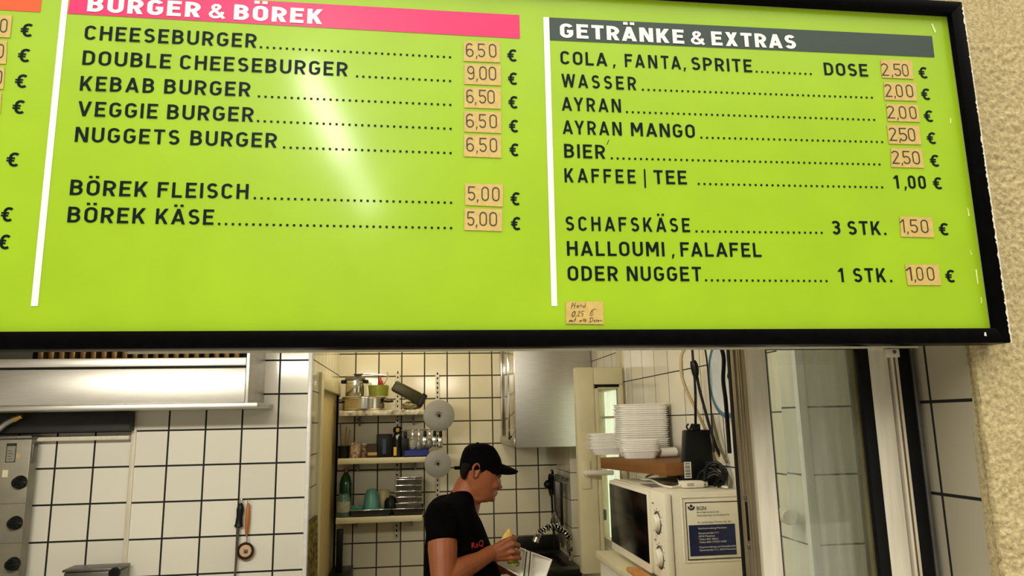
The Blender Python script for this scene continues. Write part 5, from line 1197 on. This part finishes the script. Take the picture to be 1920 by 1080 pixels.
for i in range(5):
    for j in range(9): q = at(1322+i*3.2+j*.35, 895-j*3.6, YR0); mb.ball((q.x, YR0+.0006+.006*j/25, q.z), .0013, seg=6)
mb.build('vent_dots', mat('grey_dots', lin(96, 92, 84), .6), rt)
MB().box((xt0+xt1)/2-.012, (xt0+xt1)/2+.012, YR0+.012, YR0+.034, zr1-.002, zr1+.018, .003).build('plug', m_bplast, rt)
# ---- cables
def C7(x, y, Y): return at(1070+x/3.858, 640+y/3.858, Y)
def B1(x, y, z=ZT0+.004): return atz(1130+x/4.91, 860+y/4.91, z)
def cable(pts, r, m, label, name='cable'): o = MB().tube(pts, r, n=8).build(name, m); return tag(o, label, 'cable')
m_beige = mat('beige_cable', lin(182, 160, 112), .5)
cable([Vector((.86, 2.24, 1.95))]+[C7(x, y, 2.23) for x, y in ((832, 40), (803, 100), (797, 190), (812, 280), (850, 380), (900, 480), (958, 600))]+[C7(1000, 690, 2.22), C7(1040, 800, 2.20), C7(1090, 890, 2.18)], .0052, m_beige, 'thick beige cable hanging in a loop on the right wall')
cable([C7(878, 20, 2.20), C7(884, 120, 2.20), C7(893, 220, 2.19), C7(900, 320, 2.18), C7(903, 420, 2.16), Vector(((xt0+xt1)/2, YR0+.022, zr1+.017))], .0042, m_bplast, 'black cable running down to the plug on the black device')
mb = MB(); mb.tube([C7(884, 140, 2.19), C7(897, 190, 2.19), C7(905, 250, 2.19)], lambda t: .0085+.004*math.sin(PI*t), n=10); o = mb.build('inline_plug', m_bplast); tag(o, 'black inline plug on the cable high on the right wall', 'plug')
cable([C7(912, 250, 2.21), C7(935, 360, 2.20), C7(965, 470, 2.19), C7(1000, 600, 2.18), C7(1045, 740, 2.17), C7(1095, 860, 2.19)], .0048, m_bplast, 'black cable slanting down to the right behind the black device')
cable([C7(966, 20, 2.13), C7(985, 140, 2.13), C7(1000, 300, 2.13), C7(1014, 470, 2.13), C7(1024, 640, 2.12), C7(1040, 800, 2.11)], .0028, m_bplast, 'thin dark cable hanging straight between the loop and the blue plate')
cable([C7(1020, 520, 2.16), C7(1045, 640, 2.15), C7(1080, 760, 2.13), C7(1130, 880, 2.11)], .0045, mat('olive_cable', lin(96, 84, 46), .5), 'olive cable low on the right wall beside the black device')
cable([at(1351, 648, 1.36), at(1357, 672, 1.36), at(1356, 712, 1.36), at(1360, 745, 1.36), at(1363, 780, 1.355), at(1368, 850, 1.35)], .0042, m_bplast, 'black cable hanging along the aluminium window stile')
cable([C7(850, 600, YR0+.02), C7(838, 620, YR0+.0), C7(860, 640, YR0-.01), C7(880, 600, YR0+.0), C7(905, 640, YR0+.0), C7(925, 600, YR0+.01)], .003, m_bplast, 'short curled black cable on top of the black device')
mb = MB(); rnd = random.Random(4)
for i in range(5):
    a_ = Vector((.862+rnd.uniform(-.015, .01), 2.12+rnd.uniform(-.02, .03), ZT0+.006)); mb.tube([a_+Vector((-.03, .0, .0)), a_+Vector((-.01, .02, .012+.01*i)), a_+Vector((.02, .01, .03+.008*i)), a_+Vector((.034, -.02, .01+.006*i)), a_+Vector((.01, -.03, .0))], .0048, n=8)
o = mb.build('cable_bundle', m_bplast); tag(o, 'tangled bundle of black cables on the microwave beside the window stile', 'cable bundle')
# white socket block with leads
q0 = at(1279, 912, 2.11); q1 = at(1323, 910, 2.11)
sb = thing('socket_block', 'white extension socket lying on the front of the microwave top', 'extension socket', ((q0.x+q1.x)/2, (q0.y+q1.y)/2, ZT0))
ys_ = 2.10; MB().box(q0.x, q1.x-.006, ys_, ys_+.040, ZT0, ZT0+.020, .005).build('block', m_wplast, sb)
MB().hexa([(q1.x-.007, ys_+.006, ZT0+.002), (q1.x+.010, ys_+.014, ZT0+.004), (q1.x+.010, ys_+.026, ZT0+.004), (q1.x-.007, ys_+.034, ZT0+.002), (q1.x-.007, ys_+.006, ZT0+.018), (q1.x+.010, ys_+.014, ZT0+.013), (q1.x+.010, ys_+.026, ZT0+.013), (q1.x-.007, ys_+.034, ZT0+.018)], .002).build('strain_relief', m_wplast, sb)
MB().box(q0.x+.012, q0.x+.032, ys_-.0006, ys_+.001, ZT0+.006, ZT0+.015, .0005).build('rating_print', mat('pale_grey_print', lin(176, 170, 154), .5), sb)
e0 = Vector((q0.x, ys_+.014, ZT0+.010)); e1 = Vector((q0.x, ys_+.030, ZT0+.012)); e2 = Vector((q1.x+.009, ys_+.02, ZT0+.008))
cable([B1(330, 172), B1(370, 190), B1(450, 196), B1(530, 238), B1(620, 262), B1(690, 254), e0], .0034, m_wplast, 'white lead running left from the socket, nearer the door')
cable([B1(400, 168), B1(460, 146), B1(540, 134, ZT0+.008), B1(620, 122, ZT0+.012), B1(680, 146, ZT0+.014), e1], .0034, m_wplast, 'white lead arching left behind the socket toward the brown board')
cable([e2, B1(960, 208, ZT0+.010), B1(1010, 218), B1(1080, 252), Vector((.880, 2.05, ZT0+.004)), Vector((.896, 2.10, ZT0+.004))], .0034, m_wplast, 'white lead leaving the right end of the socket')
# blue rimmed plate on the right wall
pc = atx(1366, 705, XR-.018); t = thing('wall_plate', 'pale plate with a blue rim hanging high on the right wall by the window', 'plate', pc)
MB().lathe([(0, .0), (.085, .0), (.100, .010), (.107, .012), (.107, .008), (.09, -.004), (0, -.006)], pc, (-1, 0, 0), 48).build('plate', mat('pale_grey_ceramic', lin(188, 190, 186), .3), t)
MB().lathe([(.104, .010), (.112, .015), (.121, .013), (.122, .006), (.106, .004)], pc, (-1, 0, 0), 48).build('rim', mat('slate_blue_glaze', lin(70, 108, 122), .3), t)
MB().cyl(pc, (XR-.0005, pc.y, pc.z), .01, .01, 12).build('wall_hook', m_dsteel, t)
# orange snack tray at the bottom edge
q = atz(1168, 1077, 1.254); t = thing('wooden_board', 'small wooden board with orange stains on the counter left of the microwave', 'board', (q.x, q.y, 1.253))
MB().box(.626, .662, 2.03, 2.24, 1.253, 1.266, .004).build('board', mat('orange_stained_board', lin(196, 150, 92), .5, nscale=34, col2=lin(190, 112, 24)), t)
# white roll seen through the sliding pane
c = at(1481, 970, 1.70); t = thing('paper_roll', 'white roll on a holder seen through the sliding window pane', 'paper roll', c)
MB().lathe([(0, .0), (.016, 0), (.0185, .003), (.0185, .05), (.0, .05)], c, (.25, 1, 0), 28).build('roll', m_wplast, t)
MB().cyl(c+Vector((.010, .04, 0)), (XR-.001, c.y+.06, c.z), .006, .006, 10).build('holder', m_dsteel, t)
# ------------------------------------------------------------------ the cook
YC_ = 3.05
def c5(x, y, Y=YC_): return at(780+x/4, 810+y/4, Y)
MPX = YC_/FPX/4   # metres per quarter pixel
skin = mat('warm_skin', lin(142, 80, 47), .5, var=.09, nscale=26, bump=.10, bscale=160, spec=.4)
cook = thing('person', 'man in black cap and black t-shirt holding flatbread over a white box', 'person', (.19, YC_, 0))
body = MB()
# head: stacked sections that follow the profile
prof = [(100, 560, 390, .050), (120, 580, 376, .060), (160, 606, 352, .069), (220, 630, 337, .075), (270, 636, 333, .076), (305, 639, 335, .076), (325, 634, 337, .0755), (345, 626, 340, .075), (375, 622, 346, .073), (410, 612, 354, .070), (430, 606, 360, .067), (450, 600, 368, .064), (470, 596, 378, .060), (490, 584, 396, .055), (508, 572, 418, .048), (522, 545, 448, .034)]
def sect(y, xf, xb, hw, dy=0.0, n=28):
    F = c5(xf, y); Bk = c5(xb, y); cx_ = F.x*.42+Bk.x*.58; out = []
    for i in range(n):
        a = 2*PI*i/n; ca, sa = math.cos(a), math.sin(a)
        rx = (F.x-cx_) if ca > 0 else (cx_-Bk.x)
        e = .86 if ca > 0 else .95
        out.append((cx_+rx*math.copysign(abs(ca)**e, ca), YC_+dy+hw*math.copysign(abs(sa)**.92, sa), F.z))
    return out
body.rings([sect(*p) for p in prof])
# nose, lips, chin, brow, cheek, jaw
def E(x, y, dy, r, sc, tilt=0): body.ball(c5(x, y)+Vector((0, dy, 0)), r, sc, Matrix.Rotation(math.radians(tilt), 3, 'Y'), 16)
body.rings([[c5(633, 335), c5(618, 340)+Vector((0, .010, 0)), c5(600, 342), c5(618, 340)+Vector((0, -.010, 0))], [c5(641, 385), c5(622, 392)+Vector((0, .014, 0)), c5(598, 395), c5(622, 392)+Vector((0, -.014, 0))], [c5(645, 415), c5(620, 425)+Vector((0, .017, 0)), c5(596, 428), c5(620, 425)+Vector((0, -.017, 0))], [c5(634, 430), c5(612, 434)+Vector((0, .013, 0)), c5(594, 434), c5(612, 434)+Vector((0, -.013, 0))]])
E(637, 414, 0, .0072, (1, 1.1, .9)); E(616, 424, -.013, .0078, (1.1, .8, .75)); E(616, 424, .013, .0078, (1.1, .8, .75))
E(598, 452, 0, .0085, (.9, 2.2, .62)); E(594, 470, 0, .0085, (.9, 2.0, .66)); E(566, 500, 0, .016, (1, 1.4, .8))
E(630, 308, -.024, .013, (.8, 1.5, .5)); E(630, 308, .024, .013, (.8, 1.5, .5)); E(578, 388, -.045, .021, (1.1, .6, .9)); E(578, 388, .045, .021, (1.1, .6, .9))
E(470, 480, -.035, .035, (1.3, .7, .7), -14); E(470, 480, .035, .035, (1.3, .7, .7), -14)
# ears
for s_ in (-1, 1):
    q = c5(434, 282)+Vector((0, s_*.079, 0)); Rr = Matrix.Rotation(math.radians(14), 3, 'Y') @ Matrix.Rotation(math.radians(s_*-12), 3, 'Z')
    tor = []
    for i in range(13):
        a = math.radians(-60+300*i/12); tor.append(q+Rr @ Vector((math.cos(a)*.0135*(1.1 if math.sin(a) > 0 else .8), s_*.005, math.sin(a)*.0285)))
    body.tube(tor, .0048, n=8, sub=3); body.ball(q+Vector((.002, -s_*.004, 0)), .020, (.62, .30, 1.2), Rr, 14); body.ball(q+Rr @ Vector((.004, -s_*.001, -.024)), .0075, (.8, .6, 1), None, 12)
# neck and trunk core
body.capsule(c5(405, 400), c5(350, 560), .058, .066); body.capsule(c5(392, 470)+Vector((0, 0, 0)), c5(345, 580), .058, .07)
hip = Vector((.19, YC_, .93)); chest = c5(290, 700)
body.capsule(c5(330, 580), chest, .075, .10); body.capsule(chest, hip, .095, .10)
SHr = c5(196, 650, 2.885); SHl = Vector((SHr.x+.05, 3.20, SHr.z+.0))
body.capsule(chest+Vector((0, 0, .06)), SHr, .06, .052); body.capsule(chest+Vector((0, 0, .06)), SHl, .06, .052)
# near arm
EL = c5(205, 1118, 2.80); WR = at(920, 1037, 2.905)
body.capsule(SHr, SHr.lerp(EL, .5), .054, .056); body.capsule(SHr.lerp(EL, .5), EL, .056, .045)
F1 = EL.lerp(WR, .35)+Vector((-.002, 0, .004)); F2 = EL.lerp(WR, .75)
body.capsule(EL, F1, .044, .044); body.capsule(F1, F2, .044, .033); body.capsule(F2, WR, .033, .028)
# far arm, mostly hidden
ELl = Vector((SHl.x-.01, 3.25, 1.09)); WRl = Vector((.37, 3.13, 1.115))
body.capsule(SHl, ELl, .052, .043); body.capsule(ELl, ELl.lerp(WRl, .4), .042, .042); body.capsule(ELl.lerp(WRl, .4), WRl, .042, .028)
# legs
for s_ in (-1, 1):
    hp_ = hip+Vector((0, s_*.09, 0)); kn_ = Vector((.205, YC_+s_*.10, .50)); an_ = Vector((.18, YC_+s_*.11, .085))
    body.capsule(hp_, kn_, .082, .054); body.capsule(kn_, Vector((.19, YC_+s_*.105, .34)), .052, .055); body.capsule(Vector((.19, YC_+s_*.105, .34)), an_, .055, .036)
    body.capsule(an_+Vector((-.02, 0, -.03)), an_+Vector((.15, s_*.01, -.05)), .034, .026)
# near hand
def H(x, y, Y): return at(860+x/9, 960+y/9, Y)
def chain(pts, rad):
    for (a, b_), (ra, rb) in zip(zip(pts, pts[1:]), zip(rad, rad[1:])): body.capsule(a, b_, ra, rb, 12)
YHn = 2.905
palm = [H(560, 690, YHn), H(690, 610, YHn), H(830, 520, YHn)]
for a, b_, r0_, r1_h in ((H(580, 640, YHn), H(790, 500, YHn), .018, .0135), (H(580, 690, YHn), H(810, 590, YHn-.004), .020, .0145), (H(590, 730, YHn), H(810, 690, YHn-.004), .019, .0140), (H(600, 760, YHn), H(800, 775, YHn), .016, .0125), (H(640, 680, YHn+.006), H(760, 660, YHn+.006), .022, .018)): body.capsule(a, b_, r0_, r1_h)
chain([H(795, 495, YHn), H(880, 452, YHn-.008), H(945, 455, YHn+.004), H(950, 480, YHn+.022)], (.0110, .0098, .0088, .0078))
chain([H(812, 588, YHn-.004), H(925, 540, YHn-.016), H(1010, 560, YHn-.004), H(1005, 592, YHn+.018)], (.0112, .0100, .0092, .0082))
chain([H(812, 690, YHn-.004), H(930, 668, YHn-.016), H(1012, 690, YHn-.004), H(1000, 720, YHn+.018)], (.0110, .0098, .0090, .0080))
chain([H(800, 775, YHn), H(920, 778, YHn-.010), H(1030, 775, YHn), H(1038, 790, YHn+.016)], (.0098, .0086, .0080, .0072))
chain([H(640, 620, YHn+.014), H(760, 480, YHn+.040), H(880, 415, YHn+.044), H(960, 430, YHn+.034)], (.0150, .0125, .0105, .0085))
# far hand under the box
yl_ = 3.085
for i, (zz_, ln_) in enumerate(((1.140, .085), (1.120, .095), (1.100, .09), (1.082, .075))):
    k_ = Vector((.405, 3.12, zz_)); body.capsule(WRl+Vector((.01, 0, (1.5-i)*.010)), k_, .016, .011); chain([k_, k_+Vector((ln_*.5, -.022, .002)), k_+Vector((ln_*.85, -.030, .001)), k_+Vector((ln_, -.034, 0))], (.0108, .0096, .0088, .0078))
chain([WRl+Vector((.01, -.012, .02)), Vector((.41, 3.085, 1.165)), Vector((.445, 3.075, 1.172)), Vector((.462, 3.078, 1.170))], (.014, .0118, .010, .008))
bd = remesh(body, .0034, 3, .5)
bm_ = bd.bm
bd.build('body', skin, cook, smooth=80)
# eyes, brows, nails
for s_ in (-1, 1):
    q = c5(612, 332)+Vector((.0, s_*.031, 0))
    ey = MB().ball(q, .0098, (.9, 1.05, .62)).build('eye', mat('dark_eye', (.02, .014, .010), .2), cook)
    MB().ball(q+Vector((.001, s_*-.0003, .0040)), .0118, (.98, 1.25, .55), Matrix.Rotation(.25, 3, 'Y')).build('eyelid', skin, ey)
    MB().tube([c5(638, 312)+Vector((-.002, s_*.012, 0)), c5(636, 303)+Vector((-.003, s_*.028, 0)), c5(612, 306)+Vector((0, s_*.050, 0)), c5(590, 318)+Vector((0, s_*.062, 0))], lambda t: .0046-.0024*t, n=8).build('eyebrow', mat('dark_hair', (.0065, .004, .0025), .85, var=.4, nscale=200, spec=.1), cook)
hairm = mat('dark_hair', (0, 0, 0))
MB().ball(c5(599, 461)+Vector((.0046, 0, 0)), .006, (.5, 2.6, .22)).build('lips_line', mat('lip_shadow', lin(120, 62, 48), .5), cook)
# hair: shell of the back and the sideburns under the cap
hr = MB()
hp_ = [(225, 470, 332, .0765), (262, 430, 330, .0772), (292, 402, 330, .0762), (318, 384, 332, .0745), (338, 370, 336, .071), (352, 352, 345, .064)]
hr.rings([sect(*p) for p in hp_])
for s_ in (-1, 1): hr.ball(c5(486, 262)+Vector((0, s_*.0735, 0)), .017, (.9, .35, 1.05), None, 14); hr.ball(c5(470, 290)+Vector((0, s_*.0735, 0)), .010, (.8, .35, 1.6), None, 12)
remesh(hr, .004, 2).build('hair', hairm, cook, smooth=80)
# cap
capm = mat('black_cotton', (.0018, .0018, .0022), .92, var=.3, nscale=90, bump=.15, bscale=400, spec=.04)
cp = MB()
cp.rings([sect(*p) for p in ((84, 508, 430, .030), (92, 545, 396, .052), (112, 584, 366, .068), (150, 612, 346, .0785), (200, 636, 332, .084), (240, 646, 326, .0855), (272, 646, 325, .0855))])
cpo = remesh(cp, .004, 4).build('cap', capm, cook, smooth=80)
br_ = MB(); top = []; bot = []
RT = c5(612, 232); FW_ = c5(762, 276)-RT; FW_.y = 0
nu, nv_ = 10, 16
def brim(u, v, off):
    s = math.sin(v*PI/2); reach = math.sqrt(max(0, 1-(abs(v))**2.6)); p = RT+FW_*(u*reach)*1.0
    return Vector((p.x-.028*(1-reach)*1.0-.03*v*v*(1-u), YC_+.080*s*(1-.10*u), p.z-.031*v*v*(.75+.25*u)-.009*u*u+off))
b = bmesh.new(); Tt = [[b.verts.new(brim(i/nu, -1+2*j/nv_, .0022)) for j in range(nv_+1)] for i in range(nu+1)]
for i in range(nu):
    for j in range(nv_): b.faces.new((Tt[i][j], Tt[i+1][j], Tt[i+1][j+1], Tt[i][j+1]))
bmesh.ops.remove_doubles(b, verts=b.verts, dist=1e-5); bmesh.ops.solidify(b, geom=b.faces[:], thickness=.005); bmesh.ops.recalc_face_normals(b, faces=b.faces)
br_._add(b); br_.build('brim', capm, cpo, smooth=60)
MB().ball(c5(462, 86)+Vector((0, 0, .001)), .007, (1, 1, .6)).build('button', capm, cpo)
MB().box(c5(288, 270).x, c5(335, 270).x, YC_-.018, YC_+.018, c5(300, 281).z, c5(300, 258).z, .002).build('rear_strap', capm, cpo)
# t-shirt
sh = MB(); trows = [(430, 300, 412, .060), (462, 250, 425, .095), (500, 208, 432, .150), (545, 160, 436, .190), (600, 118, 452, .205), (660, 92, 488, .208), (760, 72, 528, .203), (830, 66, 555, .198), (950, 58, 590, .190), (1080, 54, 640, .185), (1260, 60, 655, .182), (1420, 70, 640, .185)]
def tsect(y, xb, xf, hw, n=32):
    F = c5(xf, y); Bk = c5(xb, y); cx_ = (F.x+Bk.x)/2; a_ = (F.x-Bk.x)/2
    return [(cx_+a_*math.copysign(abs(math.cos(2*PI*i/n))**.85, math.cos(2*PI*i/n)), YC_+hw*math.copysign(abs(math.sin(2*PI*i/n))**.85, math.sin(2*PI*i/n)), F.z) for i in range(n)]
sh.rings([tsect(*r_) for r_ in trows])
SLe = SHr.lerp(EL, .40)
sh.ball(SHr+Vector((0, .01, 0)), .068); sh.cyl(SHr, SLe+Vector((.004, 0, .004)), .068, .0640, 24); sh.capsule(c5(300, 520), SHr+Vector((.01, .02, .008)), .040, .056); sh.capsule(c5(230, 640), SHr+Vector((.02, .02, -.04)), .09, .075)
SLl = SHl.lerp(ELl, .45); sh.ball(SHl-Vector((0, .01, 0)), .062); sh.cyl(SHl, SLl, .062, .060, 20)
sh.tube([c5(280, 440)+Vector((0, 0, 0)), c5(340, 480)+Vector((0, -.062, 0)), c5(400, 545)+Vector((0, -.052, 0)), c5(430, 580), c5(400, 545)+Vector((0, .052, 0)), c5(340, 480)+Vector((0, .062, 0)), c5(280, 440)], .007, n=8, caps=False)
tsh = remesh(sh, .0055, 12)
from mathutils.bvhtree import BVHTree
bvh = BVHTree.FromBMesh(tsh.bm)
shirtm = mat('black_jersey', (.0018, .0018, .0020), .95, var=.3, nscale=40, bump=.25, bscale=60, spec=.03)
tso = tsh.build('tshirt', shirtm, cook, smooth=80)
tx = MB(); a_ = at(883, 1027.5, 2.87); b__ = at(908, 1024.5, 2.87)
font_text(tx, 'RaQ', a_, (b__-a_), (0, 0, 1), .030, (b__-a_).length)
bmesh.ops.subdivide_edges(tx.bm, edges=tx.bm.edges, cuts=1)
for v in tx.bm.verts:
    h_ = bvh.ray_cast(Vector((v.co.x, 2.4, v.co.z)), Vector((0, 1, 0)))
    if h_[0]: v.co.y = h_[0].y-.0018
tx.build('chest_lettering', mat('red_thread', lin(200, 34, 24), .6), tso, smooth=0)
# trousers and shoes
tr = MB(); denim = mat('dark_work_cloth', (.012, .012, .016), .9, var=.25, nscale=60)
tr.capsule(hip+Vector((0, -.07, .04)), hip+Vector((0, .07, .04)), .125, .125)
for s_ in (-1, 1):
    h0 = hip+Vector((0, s_*.09, -.01)); k0 = Vector((.205, YC_+s_*.10, .50)); tr.capsule(h0, k0, .100, .075); tr.capsule(k0, Vector((.185, YC_+s_*.11, .13)), .075, .060)
remesh(tr, .009, 3).build('trousers', denim, cook, smooth=80)
for s_ in (-1, 1):
    so = MB(); q = Vector((.18, YC_+s_*.11, 0)); so.capsule(q+Vector((-.035, 0, .05)), q+Vector((.16, s_*.01, .036)), .046, .036); so.box(q.x-.08, q.x+.20, q.y-.045, q.y+.045, .001, .03, .012)
    remesh(so, .006, 2).build('shoe', m_bplast, cook, smooth=80)
# flatbread held in the hand
fb = MB(); sec = []
spine = [(880, 850, .012), (850, 760, .022), (835, 640, .026), (820, 540, .028), (812, 470, .026), (822, 420, .021), (836, 360, .015), (848, 310, .009), (854, 268, .003)]
for x, y, hw in spine:
    c = H(x, y, YHn+.016); sec.append([c+Vector((math.cos(2*PI*i/16)*hw*1.0, math.sin(2*PI*i/16)*hw*.42, 0)) for i in range(16)])
fb.rings(sec)
fbo = remesh(fb, .003, 2).build('flatbread', mat('yellow_flatbread', lin(232, 206, 116), .7, nscale=70, col2=lin(206, 150, 60), bump=.3, bscale=150)); tag(fbo, 'folded yellow flatbread in the hand of the man', 'flatbread')
lf = MB(); b = bmesh.new(); bmesh.ops.create_icosphere(b, subdivisions=4, radius=1); c = H(930, 868, YHn+.024)
for v in b.verts:
    n_ = noise.noise(v.co*3.1)*.35; v.co = v.co*(1+n_); v.co = c+Vector((v.co.x*.022, v.co.y*.009, v.co.z*.012))
lf._add(b); lf = lf.build('lettuce', mat('pale_lettuce', lin(176, 176, 96), .6, nscale=80, col2=lin(120, 130, 50))); tag(lf, 'pale green lettuce hanging below the hand at the white box', 'lettuce')
# white takeaway box, open, below the hand
YBx = 2.965
bx = thing('takeaway_box', 'white open takeaway box tilted under the hand of the man', 'food box', H(1150, 900, YBx))
def shell(pts, nm, dy0=0.0, dy1=0.022):
    P = [H(x, y, YBx) for x, y in pts]; c = sum(P, Vector())/4; mb = MB(); n_ = len(P)
    out = [p+Vector((0, dy0, 0)) for p in P]; ins = [p+(c-p)*.10+Vector((0, dy0, 0)) for p in P]; flo = [p+(c-p)*.20+Vector((0, dy1, 0)) for p in P]; bk = [p+(c-p)*.14+Vector((0, dy1+.003, 0)) for p in P]
    b = bmesh.new(); R_ = [[b.verts.new(q) for q in r_] for r_ in (bk, out, ins, flo)]
    for A_, B_ in zip(R_, R_[1:]):
        for i in range(4): b.faces.new((A_[i], A_[(i+1) % 4], B_[(i+1) % 4], B_[i]))
    b.faces.new(R_[0][::-1]); b.faces.new(R_[3]); bmesh.ops.recalc_face_normals(b, faces=b.faces)
    bmesh.ops.bevel(b, geom=list(b.edges), offset=.0016, segments=2, profile=.5, affect='EDGES')
    mb._add(b); return mb.build(nm, m_foam, bx)
shell([(1235, 672), (1585, 800), (1470, 1130), (1190, 1130)], 'lid_half')
shell([(640, 870), (1000, 580), (1140, 630), (1085, 1130)], 'base_half', -.002, .02)
mb = MB(); P = [H(x, y, YBx+.014) for x, y in ((1135, 640), (1240, 678), (1200, 1130), (1085, 1130))]; mb.prism(P, (0, .004, 0)); hg = mb.build('hinge', m_foam, bx, smooth=0)
mb = MB()
for u0, u1 in ((1150, 1098), (1215, 1176)):
    P = [H(u0-9, 660, YBx+.012), H(u0+9, 664, YBx+.012), H(u1+9, 1120, YBx+.012), H(u1-9, 1120, YBx+.012)]; mb.prism(P, (0, .002, 0))
mb.build('hinge_creases', mat('dark_olive_gap', lin(70, 62, 26), .6), hg, smooth=0)  # dark strips painted on the hinge to draw its shaded gaps
